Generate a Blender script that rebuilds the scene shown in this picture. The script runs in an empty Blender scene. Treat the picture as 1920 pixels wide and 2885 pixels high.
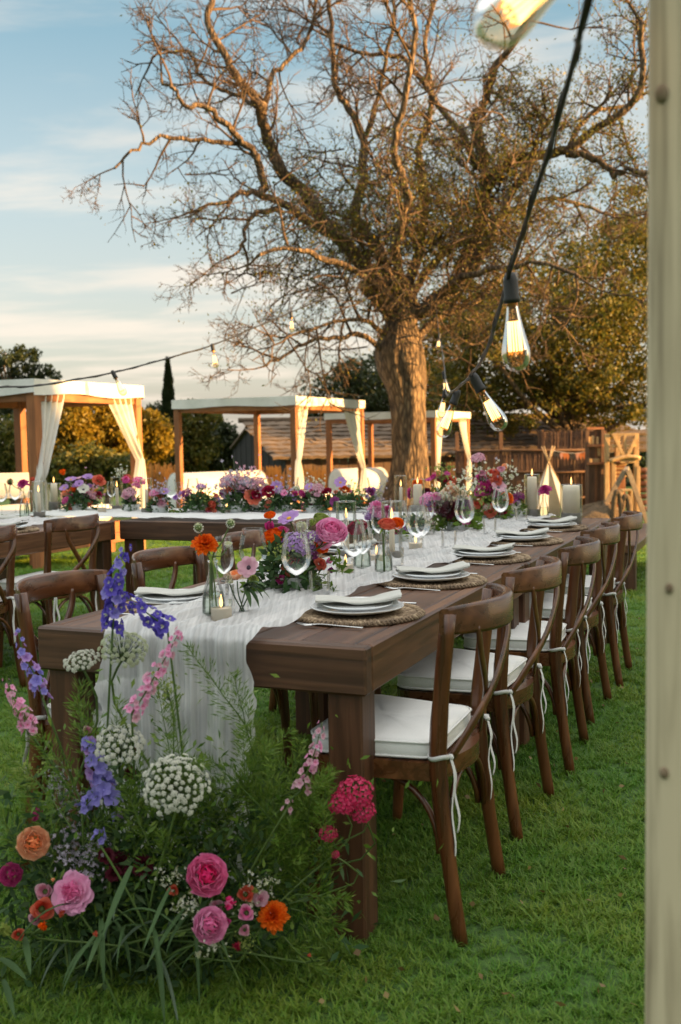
import bpy, math, random
import numpy as np
from mathutils import Vector, Matrix, Euler, noise
R = math.radians
PI = math.pi
random.seed(11)
rng = np.random.default_rng(5)
scene = bpy.context.scene
col = scene.collection

# ------------------------------------------------------------------ camera, sky, sun, exposure
FPX, PITCH, ROLL, CAMH = 2956.0, 0.0727, 0.0175, 1.28
cam_data = bpy.data.cameras.new('camera')
cam = bpy.data.objects.new('camera', cam_data)
col.objects.link(cam)
cam_data.sensor_fit = 'VERTICAL'
cam_data.sensor_height = 36.0
cam_data.sensor_width = 24.0
cam_data.lens = FPX / 2885 * 36.0
cam_data.clip_start = 0.05
cam_data.clip_end = 3000
cam.matrix_world = Matrix.Translation((0, 0, CAMH)) @ Euler((PI / 2 - PITCH, 0, 0)).to_matrix().to_4x4() @ Matrix.Rotation(-ROLL, 4, 'Z')
cam_data.dof.use_dof = True
cam_data.dof.focus_distance = 3.7
cam_data.dof.aperture_fstop = 4.2
scene.camera = cam

SUN_EL, SUN_AZ = R(9.5), R(102)          # azimuth clockwise from +Y: the sun stands low on the right
world = bpy.data.worlds.new('World')
scene.world = world
world.use_nodes = True
wt = world.node_tree
wt.nodes.clear()
wo = wt.nodes.new('ShaderNodeOutputWorld')
bg = wt.nodes.new('ShaderNodeBackground')
sky = wt.nodes.new('ShaderNodeTexSky')
sky.sky_type = 'NISHITA'
sky.sun_disc = False
sky.sun_elevation = SUN_EL
sky.sun_rotation = SUN_AZ
sky.altitude = 50
sky.air_density = 1.0
sky.dust_density = 2.5
sky.ozone_density = 1.2
bg.inputs['Strength'].default_value = 0.06
tc = wt.nodes.new('ShaderNodeTexCoord')
sp = wt.nodes.new('ShaderNodeSeparateXYZ')
wt.links.new(tc.outputs['Generated'], sp.inputs[0])


def wmath(op, a, b=None, clamp=False):
    n = wt.nodes.new('ShaderNodeMath')
    n.operation = op
    n.use_clamp = clamp
    for i, v in enumerate((a, b)):
        if v is None:
            continue
        if isinstance(v, (int, float)):
            n.inputs[i].default_value = v
        else:
            wt.links.new(v, n.inputs[i])
    return n.outputs[0]


zc = wmath('MAXIMUM', wmath('ADD', sp.outputs['Z'], 0.10), 0.05)
cx_ = wmath('DIVIDE', sp.outputs['X'], zc)
cy_ = wmath('DIVIDE', sp.outputs['Y'], zc)
cmb = wt.nodes.new('ShaderNodeCombineXYZ')
wt.links.new(cx_, cmb.inputs[0])
wt.links.new(wmath('MULTIPLY', cy_, 2.0), cmb.inputs[1])
cmb.inputs[2].default_value = 1.9
nz = wt.nodes.new('ShaderNodeTexNoise')
nz.inputs['Scale'].default_value = 0.9
nz.inputs['Detail'].default_value = 8
nz.inputs['Roughness'].default_value = 0.55
nz.inputs['Distortion'].default_value = 0.25
wt.links.new(cmb.outputs[0], nz.inputs['Vector'])
mr = wt.nodes.new('ShaderNodeMapRange')
mr.interpolation_type = 'SMOOTHSTEP'
mr.inputs['From Min'].default_value = 0.44
mr.inputs['From Max'].default_value = 0.70
wt.links.new(nz.outputs['Fac'], mr.inputs['Value'])
cf = wmath('MULTIPLY', mr.outputs[0], 0.62)
# a bright cloud deck added overhead, out of view, to lift the shaded foreground
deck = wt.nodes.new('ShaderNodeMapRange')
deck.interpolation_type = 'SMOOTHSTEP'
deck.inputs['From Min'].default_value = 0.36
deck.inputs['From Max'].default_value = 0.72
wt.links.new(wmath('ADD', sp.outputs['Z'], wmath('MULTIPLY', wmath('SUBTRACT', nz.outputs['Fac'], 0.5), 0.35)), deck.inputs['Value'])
# a thin even veil of high haze over the whole sky: warm white low down, pale blue above
veil = wt.nodes.new('ShaderNodeValToRGB')
ve = veil.color_ramp.elements
while len(ve) < 5: ve.new(0.5)
for k_, (p_, c_) in enumerate(((0.0, (3.4, 3.05, 2.65)), (0.12, (3.3, 3.25, 2.95)), (0.23, (2.6, 3.05, 3.0)), (0.36, (1.2, 2.15, 2.5)), (0.62, (1.8, 2.65, 3.0)))):
    ve[k_].position = p_
    ve[k_].color = (*c_, 1)
wt.links.new(wmath('MAXIMUM', sp.outputs['Z'], 0.0), veil.inputs[0])
mixv = wt.nodes.new('ShaderNodeMix')
mixv.data_type = 'RGBA'
mixv.inputs[0].default_value = 0.58
wt.links.new(sky.outputs[0], mixv.inputs[6])
wt.links.new(veil.outputs[0], mixv.inputs[7])
mixc = wt.nodes.new('ShaderNodeMix')
mixc.data_type = 'RGBA'
wt.links.new(cf, mixc.inputs[0])
wt.links.new(mixv.outputs[2], mixc.inputs[6])
mixc.inputs[7].default_value = (4.5, 3.85, 3.2, 1)
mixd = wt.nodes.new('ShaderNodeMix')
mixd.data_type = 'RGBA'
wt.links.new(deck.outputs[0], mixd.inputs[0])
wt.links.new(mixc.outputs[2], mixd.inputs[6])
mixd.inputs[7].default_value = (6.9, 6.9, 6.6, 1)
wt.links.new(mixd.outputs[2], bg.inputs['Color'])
wt.links.new(bg.outputs[0], wo.inputs['Surface'])

sun_data = bpy.data.lights.new('sun', 'SUN')
sun_data.energy = 4.7
sun_data.angle = R(0.5)
sun_data.color = (1.0, 0.57, 0.21)
sun = bpy.data.objects.new('sun', sun_data)
col.objects.link(sun)
sdir = Vector((math.sin(SUN_AZ) * math.cos(SUN_EL), math.cos(SUN_AZ) * math.cos(SUN_EL), math.sin(SUN_EL)))
sun.rotation_euler = sdir.to_track_quat('Z', 'Y').to_euler()
sun.location = sdir * 60

scene.view_settings.view_transform = 'Standard'
scene.view_settings.look = 'None'
scene.view_settings.exposure = 2.12
scene.view_settings.gamma = 1.0
scene.view_settings.use_curve_mapping = False
scene.cycles.use_denoising = True
scene.cycles.max_bounces = 10
scene.cycles.transparent_max_bounces = 24
scene.cycles.caustics_reflective = False
scene.cycles.caustics_refractive = False
scene.cycles.sample_clamp_indirect = 6.0

# ------------------------------------------------------------------ where a photo pixel lies in the place


def ray(px, py):
    dx, dy = px - 960.0, py - 1442.5
    c, s = math.cos(ROLL), math.sin(ROLL)
    X, Y = dx * c - dy * s, dx * s + dy * c
    x, u, d = X / FPX, -Y / FPX, 1.0
    return Vector((x, math.cos(PITCH) * d + math.sin(PITCH) * u, -math.sin(PITCH) * d + math.cos(PITCH) * u))


def at(px, py, z=None, d=None):
    """The point seen at a pixel of the photograph: on the level z, or at the distance d along the ground."""
    r = ray(px, py)
    k = (z - CAMH) / r.z if z is not None else d / r.y
    return Vector((r.x * k, r.y * k, CAMH + r.z * k))


def gz(y):
    """Height of the ground: level lawn by the tables, falling gently away behind them."""
    t = min(max(y - 9.0, 0.0), 24.0)
    return -0.042 * t * min(1.0, t / 3.0)


# ------------------------------------------------------------------ helpers
def tag(o, label=None, cat=None, group=None, kind=None):
    if label: o['label'] = label
    if cat: o['category'] = cat
    if group: o['group'] = group
    if kind: o['kind'] = kind
    return o


def thing(name, label, cat, loc=(0, 0, 0), rz=0.0, group=None):
    o = bpy.data.objects.new(name, None)
    o.empty_display_size = 0.1
    col.objects.link(o)
    o.location = loc
    o.rotation_euler = (0, 0, rz)
    return tag(o, label, cat, group)


KIDS = {}


def link(name, me, parent=None, M=None, kind=None):
    o = bpy.data.objects.new(name, me)
    col.objects.link(o)
    if parent is not None:
        o.parent = parent
        KIDS.setdefault(parent.name, []).append(o)
    if M is not None:
        o.matrix_basis = M
    if kind: o['kind'] = kind
    return o


def dup(root, loc=None, rz=None, label=None, group=None, parent=None, scale=None):
    c = root.copy()
    col.objects.link(c)
    if parent is not None:
        c.parent = parent
        KIDS.setdefault(parent.name, []).append(c)
    if loc is not None: c.location = loc
    if rz is not None: c.rotation_euler = (0, 0, rz)
    if scale is not None: c.scale = scale
    if label: c['label'] = label
    if group: c['group'] = group
    for k in list(KIDS.get(root.name, [])):
        dup(k, parent=c)
    return c


def frame_z(d, up=Vector((0, 0, 1))):
    """Matrix that turns local z to direction d."""
    return Vector(d).normalized().to_track_quat('Z', 'Y').to_matrix().to_4x4()


class MB:
    def __init__(s):
        s.v, s.f, s.m, s.sm = [], [], [], []

    def add(s, vs, fs, mat=0, M=None, smooth=True):
        o = len(s.v)
        if M is not None:
            vs = [M @ Vector(v) for v in vs]
        s.v.extend(tuple(v) for v in vs)
        for f in fs:
            s.f.append(tuple(i + o for i in f))
            s.m.append(mat)
            s.sm.append(smooth)
        return s

    def box(s, c, d, b=0.0, mat=0, M=None):
        """Box with its centre, its sizes and a chamfer b."""
        h = [x / 2 for x in d]
        c = Vector(c)
        if b <= 0:
            vs = [c + Vector((sx * h[0], sy * h[1], sz * h[2])) for sz in (-1, 1) for sy in (-1, 1) for sx in (-1, 1)]
            fs = [(0, 2, 3, 1), (4, 5, 7, 6), (0, 1, 5, 4), (2, 6, 7, 3), (0, 4, 6, 2), (1, 3, 7, 5)]
            return s.add(vs, fs, mat, M, False)
        vs, idx = [], {}
        for sx in (-1, 1):
            for sy in (-1, 1):
                for sz in (-1, 1):
                    for ax in range(3):
                        p = [sx * h[0], sy * h[1], sz * h[2]]
                        for k in range(3):
                            if k != ax:
                                p[k] -= (sx, sy, sz)[k] * b
                        idx[(sx, sy, sz, ax)] = len(vs)
                        vs.append(c + Vector(p))
        fs = []
        for ax in range(3):
            a, e = [k for k in range(3) if k != ax]
            for sg in (-1, 1):
                q = []
                for (u, w) in ((-1, -1), (1, -1), (1, 1), (-1, 1)):
                    t = [0, 0, 0]
                    t[ax], t[a], t[e] = sg, u, w
                    q.append(idx[(t[0], t[1], t[2], ax)])
                flip = (sg < 0) != (ax == 1)
                fs.append(tuple(reversed(q)) if flip else tuple(q))
        for ax in range(3):
            a, e = [k for k in range(3) if k != ax]
            for u in (-1, 1):
                for w in (-1, 1):
                    q = []
                    for (sg, face) in ((-1, a), (1, a), (1, e), (-1, e)):
                        t = [0, 0, 0]
                        t[ax], t[a], t[e] = sg, u, w
                        q.append(idx[(t[0], t[1], t[2], face)])
                    fs.append(tuple(q))
        for sx in (-1, 1):
            for sy in (-1, 1):
                for sz in (-1, 1):
                    fs.append(tuple(idx[(sx, sy, sz, k)] for k in range(3)))
        # face directions: point them outwards
        out = []
        for f in fs:
            p = [vs[i] - c for i in f]
            n = (p[1] - p[0]).cross(p[2] - p[0])
            m = sum(p, Vector()) / len(p)
            out.append(f if n.dot(m) > 0 else tuple(reversed(f)))
        return s.add(vs, out, mat, M, False)

    def beam(s, p0, p1, w, h, b=0.0, mat=0, up=(0, 0, 1)):
        p0, p1 = Vector(p0), Vector(p1)
        z = (p1 - p0).normalized()
        u = Vector(up)
        if abs(z.dot(u)) > 0.95: u = Vector((0, 1, 0))
        x = u.cross(z).normalized()
        y = z.cross(x)
        M = Matrix((x, y, z)).transposed().to_4x4()
        M.translation = (p0 + p1) / 2
        return s.box((0, 0, 0), (w, h, (p1 - p0).length), b, mat, M)

    def tube(s, pts, rads, n=8, mat=0, ell=(1, 1), cap=True, up=None, M=None):
        pts = [Vector(p) for p in pts]
        if not isinstance(rads, (list, tuple)): rads = [rads] * len(pts)
        vs, fs = [], []
        t = (pts[1] - pts[0]).normalized()
        ref = Vector(up) if up else (Vector((0, 0, 1)) if abs(t.z) < 0.9 else Vector((0, 1, 0)))
        x = ref.cross(t)
        x = x.normalized() if x.length > 1e-6 else Vector((1, 0, 0))
        for i, p in enumerate(pts):
            t = (pts[min(i + 1, len(pts) - 1)] - pts[max(i - 1, 0)])
            t = t.normalized() if t.length > 1e-9 else Vector((0, 0, 1))
            x = (x - t * x.dot(t))
            x = x.normalized() if x.length > 1e-6 else t.orthogonal().normalized()
            y = t.cross(x)
            for k in range(n):
                a = 2 * PI * k / n
                vs.append(p + x * (math.cos(a) * rads[i] * ell[0]) + y * (math.sin(a) * rads[i] * ell[1]))
        for i in range(len(pts) - 1):
            for k in range(n):
                k2 = (k + 1) % n
                fs.append((i * n + k, i * n + k2, (i + 1) * n + k2, (i + 1) * n + k))
        if cap:
            fs.append(tuple(reversed(range(n))))
            fs.append(tuple((len(pts) - 1) * n + k for k in range(n)))
        return s.add(vs, fs, mat, M, True)

    def lathe(s, prof, n=24, mat=0, M=None, cap0=False, cap1=False):
        vs, fs = [], []
        for (r, z) in prof:
            for k in range(n):
                a = 2 * PI * k / n
                vs.append((r * math.cos(a), r * math.sin(a), z))
        for i in range(len(prof) - 1):
            for k in range(n):
                k2 = (k + 1) % n
                fs.append((i * n + k, i * n + k2, (i + 1) * n + k2, (i + 1) * n + k))
        if cap0: fs.append(tuple(reversed(range(n))))
        if cap1: fs.append(tuple((len(prof) - 1) * n + k for k in range(n)))
        return s.add(vs, fs, mat, M, True)

    def sheet(s, fn, nu, nv, mat=0, M=None):
        vs = [fn(i / nu, j / nv) for j in range(nv + 1) for i in range(nu + 1)]
        w = nu + 1
        fs = [(j * w + i, j * w + i + 1, (j + 1) * w + i + 1, (j + 1) * w + i) for j in range(nv) for i in range(nu)]
        return s.add(vs, fs, mat, M, True)

    def prism(s, poly, z0, z1, mat=0, M=None):
        n = len(poly)
        vs = [(x, y, z0) for x, y in poly] + [(x, y, z1) for x, y in poly]
        fs = [tuple(reversed(range(n))), tuple(range(n, 2 * n))]
        fs += [(i, (i + 1) % n, n + (i + 1) % n, n + i) for i in range(n)]
        return s.add(vs, fs, mat, M, False)

    def mesh(s, name, mats):
        me = bpy.data.meshes.new(name)
        me.from_pydata(s.v, [], s.f)
        for m in (mats if isinstance(mats, (list, tuple)) else [mats]):
            me.materials.append(m)
        me.polygons.foreach_set('material_index', s.m)
        me.polygons.foreach_set('use_smooth', s.sm)
        me.update()
        return me

    def build(s, name, mats, parent=None, M=None, kind=None):
        return link(name, s.mesh(name, mats), parent, M, kind)


def quads(name, V, mats, parent=None, kind=None, nper=4, mi=None, smooth=False):
    """A fast mesh of many loose faces: V has shape (n, nper, 3)."""
    V = np.asarray(V, dtype=np.float32)
    n = len(V)
    me = bpy.data.meshes.new(name)
    me.vertices.add(n * nper)
    me.vertices.foreach_set('co', V.reshape(-1))
    me.loops.add(n * nper)
    me.loops.foreach_set('vertex_index', np.arange(n * nper, dtype=np.int32))
    me.polygons.add(n)
    me.polygons.foreach_set('loop_start', np.arange(0, n * nper, nper, dtype=np.int32))
    for m in (mats if isinstance(mats, (list, tuple)) else [mats]):
        me.materials.append(m)
    if mi is not None:
        me.polygons.foreach_set('material_index', np.asarray(mi, dtype=np.int32))
    me.update(calc_edges=True)
    return link(name, me, parent, None, kind)


def leaf_quads(C, L, W, dirs=None, droop=0.0):
    """Leaves as bent diamonds at the centres C: each one is a kite of four corners."""
    n = len(C)
    if dirs is None:
        dirs = rng.normal(size=(n, 3))
    dirs = dirs / np.linalg.norm(dirs, axis=1, keepdims=True)
    side = np.cross(dirs, rng.normal(size=(n, 3)))
    side /= np.linalg.norm(side, axis=1, keepdims=True) + 1e-9
    nrm = np.cross(dirs, side)
    L = (np.ones(n) * L * rng.uniform(0.7, 1.3, n))[:, None]
    W = (np.ones(n) * W * rng.uniform(0.7, 1.3, n))[:, None]
    p0 = C - dirs * L * 0.5
    p2 = C + dirs * L * 0.5
    p2[:, 2] -= droop * L[:, 0]
    p1 = C - dirs * L * 0.05 + side * W * 0.5 + nrm * W * 0.15
    p3 = C - dirs * L * 0.05 - side * W * 0.5 + nrm * W * 0.15
    return np.stack([p0, p1, p2, p3], axis=1)


# ------------------------------------------------------------------ materials
MATS = {}


def nodes(name):
    m = bpy.data.materials.new(name)
    m.use_nodes = True
    nt = m.node_tree
    return m, nt, nt.nodes['Principled BSDF']


def ramp(nt, fac, stops):
    r = nt.nodes.new('ShaderNodeValToRGB')
    e = r.color_ramp.elements
    while len(e) < len(stops): e.new(0.5)
    for k, (p, c) in enumerate(stops):
        e[k].position = p
        e[k].color = (*c, 1)
    nt.links.new(fac, r.inputs[0])
    return r.outputs[0]


def tex_noise(nt, scale, detail=4, vec=(1, 1, 1), coord='Object', rough=0.55, dist=0.0):
    t = nt.nodes.new('ShaderNodeTexCoord')
    mp = nt.nodes.new('ShaderNodeMapping')
    mp.inputs['Scale'].default_value = vec
    n = nt.nodes.new('ShaderNodeTexNoise')
    n.inputs['Scale'].default_value = scale
    n.inputs['Detail'].default_value = detail
    n.inputs['Roughness'].default_value = rough
    n.inputs['Distortion'].default_value = dist
    nt.links.new(t.outputs[coord], mp.inputs[0])
    nt.links.new(mp.outputs[0], n.inputs['Vector'])
    return n.outputs['Fac']


def bump(nt, b, h, strength=0.3, dist=0.01):
    n = nt.nodes.new('ShaderNodeBump')
    n.inputs['Strength'].default_value = strength
    n.inputs['Distance'].default_value = dist
    nt.links.new(h, n.inputs['Height'])
    nt.links.new(n.outputs[0], b.inputs['Normal'])


def plain(name, c, rough=0.5, c2=None, scale=8, vec=(1, 1, 1), bmp=0.0, bdist=0.005, metal=0.0, detail=5, sheen=0.0, spec=0.5, lo=0.3, hi=0.7):
    if name in MATS: return MATS[name]
    m, nt, b = nodes(name)
    b.inputs['Roughness'].default_value = rough
    b.inputs['Metallic'].default_value = metal
    b.inputs['Specular IOR Level'].default_value = spec
    if sheen: b.inputs['Sheen Weight'].default_value = sheen
    if c2 is None and not bmp:
        b.inputs['Base Color'].default_value = (*c, 1)
    else:
        f = tex_noise(nt, scale, detail, vec)
        nt.links.new(ramp(nt, f, [(lo, c), (hi, c2 or c)]), b.inputs['Base Color'])
        if bmp: bump(nt, b, f, bmp, bdist)
    MATS[name] = m
    return m


def leafmat(name, cols, trans=0.35, rough=0.45, spec=0.3):
    """Leaf: a colour of its own for each leaf, some light coming through."""
    if name in MATS: return MATS[name]
    m, nt, b = nodes(name)
    g = nt.nodes.new('ShaderNodeNewGeometry')
    c = ramp(nt, g.outputs['Random Per Island'], [(k / max(1, len(cols) - 1), x) for k, x in enumerate(cols)])
    nt.links.new(c, b.inputs['Base Color'])
    b.inputs['Roughness'].default_value = rough
    b.inputs['Specular IOR Level'].default_value = spec
    tr = nt.nodes.new('ShaderNodeBsdfTranslucent')
    nt.links.new(c, tr.inputs['Color'])
    mx = nt.nodes.new('ShaderNodeMixShader')
    mx.inputs[0].default_value = trans
    nt.links.new(b.outputs[0], mx.inputs[1])
    nt.links.new(tr.outputs[0], mx.inputs[2])
    nt.links.new(mx.outputs[0], nt.nodes['Material Output'].inputs['Surface'])
    MATS[name] = m
    return m


def petalmat(name, c, c2=None, trans=0.3):
    if name in MATS: return MATS[name]
    m, nt, b = nodes(name)
    f = tex_noise(nt, 3.0, 3, (1, 1, 1))
    cc = ramp(nt, f, [(0.35, c), (0.65, c2 or tuple(x * 0.72 for x in c))])
    nt.links.new(cc, b.inputs['Base Color'])
    b.inputs['Roughness'].default_value = 0.6
    b.inputs['Specular IOR Level'].default_value = 0.25
    tr = nt.nodes.new('ShaderNodeBsdfTranslucent')
    nt.links.new(cc, tr.inputs['Color'])
    mx = nt.nodes.new('ShaderNodeMixShader')
    mx.inputs[0].default_value = trans
    nt.links.new(b.outputs[0], mx.inputs[1])
    nt.links.new(tr.outputs[0], mx.inputs[2])
    nt.links.new(mx.outputs[0], nt.nodes['Material Output'].inputs['Surface'])
    MATS[name] = m
    return m


def clothmat(name, c, c2, trans=0.25, fine=140.0, vec=(1, 1, 0.1), bstr=0.25):
    m, nt, b = nodes(name)
    f = tex_noise(nt, fine, 2, vec)
    f2 = tex_noise(nt, 5.0, 4)
    mx0 = nt.nodes.new('ShaderNodeMath')
    mx0.operation = 'MULTIPLY_ADD'
    nt.links.new(f, mx0.inputs[0])
    mx0.inputs[1].default_value = 0.6
    nt.links.new(f2, mx0.inputs[2])
    cc = ramp(nt, mx0.outputs[0], [(0.55, c2), (1.0, c)])
    nt.links.new(cc, b.inputs['Base Color'])
    b.inputs['Roughness'].default_value = 0.85
    b.inputs['Specular IOR Level'].default_value = 0.15
    b.inputs['Sheen Weight'].default_value = 0.15
    bump(nt, b, f, bstr, 0.002)
    tr = nt.nodes.new('ShaderNodeBsdfTranslucent')
    nt.links.new(cc, tr.inputs['Color'])
    mx = nt.nodes.new('ShaderNodeMixShader')
    mx.inputs[0].default_value = trans
    nt.links.new(b.outputs[0], mx.inputs[1])
    nt.links.new(tr.outputs[0], mx.inputs[2])
    nt.links.new(mx.outputs[0], nt.nodes['Material Output'].inputs['Surface'])
    return m


def sheer(m, lo, hi, fine, vec):
    """Open weave: small gaps between the threads let what is behind show a little."""
    nt = m.node_tree
    out = nt.nodes['Material Output']
    s_ = out.inputs['Surface'].links[0].from_socket
    f = tex_noise(nt, fine, 2, vec)
    mr_ = nt.nodes.new('ShaderNodeMapRange')
    mr_.inputs['From Min'].default_value = 0.35
    mr_.inputs['From Max'].default_value = 0.65
    mr_.inputs['To Min'].default_value = lo
    mr_.inputs['To Max'].default_value = hi
    nt.links.new(f, mr_.inputs['Value'])
    tp = nt.nodes.new('ShaderNodeBsdfTransparent')
    mx = nt.nodes.new('ShaderNodeMixShader')
    nt.links.new(mr_.outputs[0], mx.inputs[0])
    nt.links.new(s_, mx.inputs[1])
    nt.links.new(tp.outputs[0], mx.inputs[2])
    nt.links.new(mx.outputs[0], out.inputs['Surface'])


def woodmat(name, stops, vec, scale=6.0, rough=0.42, bstr=0.2, coat=0.0, spec=0.5):
    """Wood: grain stretched along one axis, darker patches of wear over it."""
    m, nt, b = nodes(name)
    f = tex_noise(nt, scale, 8, vec, dist=0.6)
    g = tex_noise(nt, 1.7, 4, (1, 1, 1))
    ma = nt.nodes.new('ShaderNodeMath')
    ma.operation = 'MULTIPLY_ADD'
    nt.links.new(g, ma.inputs[0])
    ma.inputs[1].default_value = 0.36
    mb_ = nt.nodes.new('ShaderNodeMath')
    mb_.operation = 'MULTIPLY'
    nt.links.new(f, mb_.inputs[0])
    mb_.inputs[1].default_value = 0.78
    nt.links.new(mb_.outputs[0], ma.inputs[2])
    cc = ramp(nt, ma.outputs[0], stops)
    oi = nt.nodes.new('ShaderNodeObjectInfo')
    vr = nt.nodes.new('ShaderNodeMapRange')
    vr.inputs['To Min'].default_value = 0.78
    vr.inputs['To Max'].default_value = 1.2
    nt.links.new(oi.outputs['Random'], vr.inputs['Value'])
    hs = nt.nodes.new('ShaderNodeHueSaturation')
    nt.links.new(vr.outputs[0], hs.inputs['Value'])
    nt.links.new(cc, hs.inputs['Color'])
    nt.links.new(hs.outputs[0], b.inputs['Base Color'])
    rr = nt.nodes.new('ShaderNodeMapRange')
    rr.inputs['To Min'].default_value = rough - 0.12
    rr.inputs['To Max'].default_value = rough + 0.15
    nt.links.new(f, rr.inputs['Value'])
    nt.links.new(rr.outputs[0], b.inputs['Roughness'])
    b.inputs['Specular IOR Level'].default_value = spec
    b.inputs['Coat Weight'].default_value = coat
    bump(nt, b, f, bstr, 0.003)
    MATS[name] = m
    return m


def glassmat(name, tint=(0.985, 0.99, 0.99), gloss=0.9, rough=0.02, ior=1.45):
    """Thin clear glass wall: lets light straight through, mirrors at grazing angles."""
    m, nt, b = nodes(name)
    nt.nodes.remove(b)
    t = nt.nodes.new('ShaderNodeBsdfTransparent')
    t.inputs['Color'].default_value = (*tint, 1)
    g = nt.nodes.new('ShaderNodeBsdfGlossy')
    g.inputs['Roughness'].default_value = rough
    g.inputs['Color'].default_value = (gloss, gloss, gloss, 1)
    fr = nt.nodes.new('ShaderNodeFresnel')
    fr.inputs['IOR'].default_value = ior
    mu = nt.nodes.new('ShaderNodeMath')
    mu.operation = 'MULTIPLY'
    mu.use_clamp = True
    nt.links.new(fr.outputs[0], mu.inputs[0])
    mu.inputs[1].default_value = 0.7
    mx = nt.nodes.new('ShaderNodeMixShader')
    nt.links.new(mu.outputs[0], mx.inputs[0])
    nt.links.new(t.outputs[0], mx.inputs[1])
    nt.links.new(g.outputs[0], mx.inputs[2])
    nt.links.new(mx.outputs[0], nt.nodes['Material Output'].inputs['Surface'])
    return m


def emitmat(name, c, s):
    m, nt, b = nodes(name)
    b.inputs['Base Color'].default_value = (0, 0, 0, 1)
    b.inputs['Emission Color'].default_value = (*c, 1)
    b.inputs['Emission Strength'].default_value = s
    return m


M_walnut_v = woodmat('walnut_upright', [(0.38, (0.026, 0.0085, 0.003)), (0.55, (0.080, 0.026, 0.0085)), (0.75, (0.155, 0.056, 0.019))], (5, 5, 0.5), rough=0.28, coat=0.15)
M_walnut_x = woodmat('walnut_across', [(0.38, (0.028, 0.0095, 0.0035)), (0.55, (0.085, 0.029, 0.010)), (0.75, (0.16, 0.060, 0.021))], (0.6, 5, 5), rough=0.27, coat=0.15)
M_table_y = woodmat('table_long_grain', [(0.34, (0.024, 0.009, 0.0035)), (0.54, (0.080, 0.032, 0.013)), (0.76, (0.165, 0.074, 0.032))], (7, 0.35, 7), rough=0.42, bstr=0.35)
M_table_x = woodmat('table_cross_grain', [(0.34, (0.016, 0.0068, 0.003)), (0.54, (0.050, 0.021, 0.009)), (0.76, (0.110, 0.050, 0.023))], (0.35, 7, 7), rough=0.5, bstr=0.35)
M_table_z = woodmat('table_leg_grain', [(0.34, (0.018, 0.007, 0.003)), (0.54, (0.056, 0.021, 0.008)), (0.76, (0.115, 0.046, 0.019))], (7, 7, 0.35), rough=0.5, bstr=0.35)
M_larch_z = woodmat('larch_post', [(0.36, (0.15, 0.050, 0.015)), (0.55, (0.26, 0.094, 0.029)), (0.75, (0.36, 0.145, 0.050))], (6, 6, 0.4), rough=0.6)
M_larch_x = woodmat('larch_beam', [(0.36, (0.15, 0.050, 0.015)), (0.55, (0.26, 0.094, 0.029)), (0.75, (0.36, 0.145, 0.050))], (1, 1, 6), rough=0.6)
M_pole = woodmat('pale_pole', [(0.40, (0.105, 0.078, 0.046)), (0.52, (0.30, 0.245, 0.16)), (0.66, (0.47, 0.395, 0.27))], (6, 6, 0.35), scale=5.0, rough=0.75)
M_cushion = clothmat('cushion_cotton', (0.80, 0.80, 0.78), (0.72, 0.72, 0.70), 0.0, 220, (1, 1, 1))
M_gauze = clothmat('gauze', (0.86, 0.86, 0.86), (0.60, 0.62, 0.63), 0.38, 130, (1, 0.04, 0.04), 0.9)
M_gauze_y = clothmat('gauze_cross', (0.84, 0.84, 0.83), (0.68, 0.69, 0.69), 0.3, 130, (0.04, 1, 0.04), 0.9)
sheer(M_gauze, 0.02, 0.26, 90, (1, 0.03, 0.03))
M_canvas = clothmat('canvas', (0.78, 0.77, 0.74), (0.66, 0.65, 0.62), 0.06, 60, (1, 1, 1))
M_curtain = clothmat('curtain_cotton', (0.76, 0.74, 0.70), (0.66, 0.64, 0.60), 0.22, 80, (1, 1, 0.05))
M_linen = clothmat('linen', (0.52, 0.52, 0.48), (0.42, 0.42, 0.385), 0.05, 240, (1, 1, 1), 0.4)
M_ribbon = clothmat('ribbon', (0.72, 0.72, 0.70), (0.58, 0.58, 0.57), 0.15, 200, (1, 1, 1))
M_china = plain('china', (0.74, 0.76, 0.77), 0.18, spec=0.5)
M_bowl = plain('bowl_ceramic', (0.62, 0.64, 0.64), 0.4)
M_silver = plain('cutlery_steel', (0.55, 0.55, 0.55), 0.22, metal=1.0)
M_wax = leafmat('candle_wax', [(0.86, 0.79, 0.66), (0.88, 0.82, 0.70)], 0.4, 0.5, 0.3)
M_concrete = plain('concrete', (0.28, 0.26, 0.235), 0.85, (0.20, 0.185, 0.165), 40, bmp=0.3)
M_glass = glassmat('clear_glass')
M_greenglass = glassmat('green_glass', (0.87, 0.93, 0.86))
M_bulbglass = glassmat('bulb_glass', (0.98, 0.88, 0.72), 0.9, 0.02, 1.5)
M_flame = emitmat('flame', (1.0, 0.48, 0.13), 1.2)
M_filament = emitmat('filament', (1.0, 0.52, 0.16), 1.7)
M_glow = emitmat('filament_bend', (1.0, 0.33, 0.05), 0.34)
M_cable = plain('black_rubber', (0.012, 0.011, 0.010), 0.5)
M_brass = plain('bulb_cap', (0.35, 0.15, 0.05), 0.3, metal=1.0)
M_stem = leafmat('stem_green', [(0.070, 0.125, 0.030), (0.11, 0.165, 0.045)], 0.1)
M_fern = leafmat('fern_green', [(0.070, 0.150, 0.016), (0.12, 0.205, 0.026), (0.17, 0.24, 0.038)], 0.35)
M_leafdark = leafmat('leaf_dark', [(0.034, 0.078, 0.026), (0.052, 0.100, 0.036), (0.078, 0.120, 0.052)], 0.2, 0.6, 0.15)
M_leafblue = leafmat('leaf_grey', [(0.060, 0.100, 0.058), (0.090, 0.130, 0.080)], 0.2)


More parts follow.
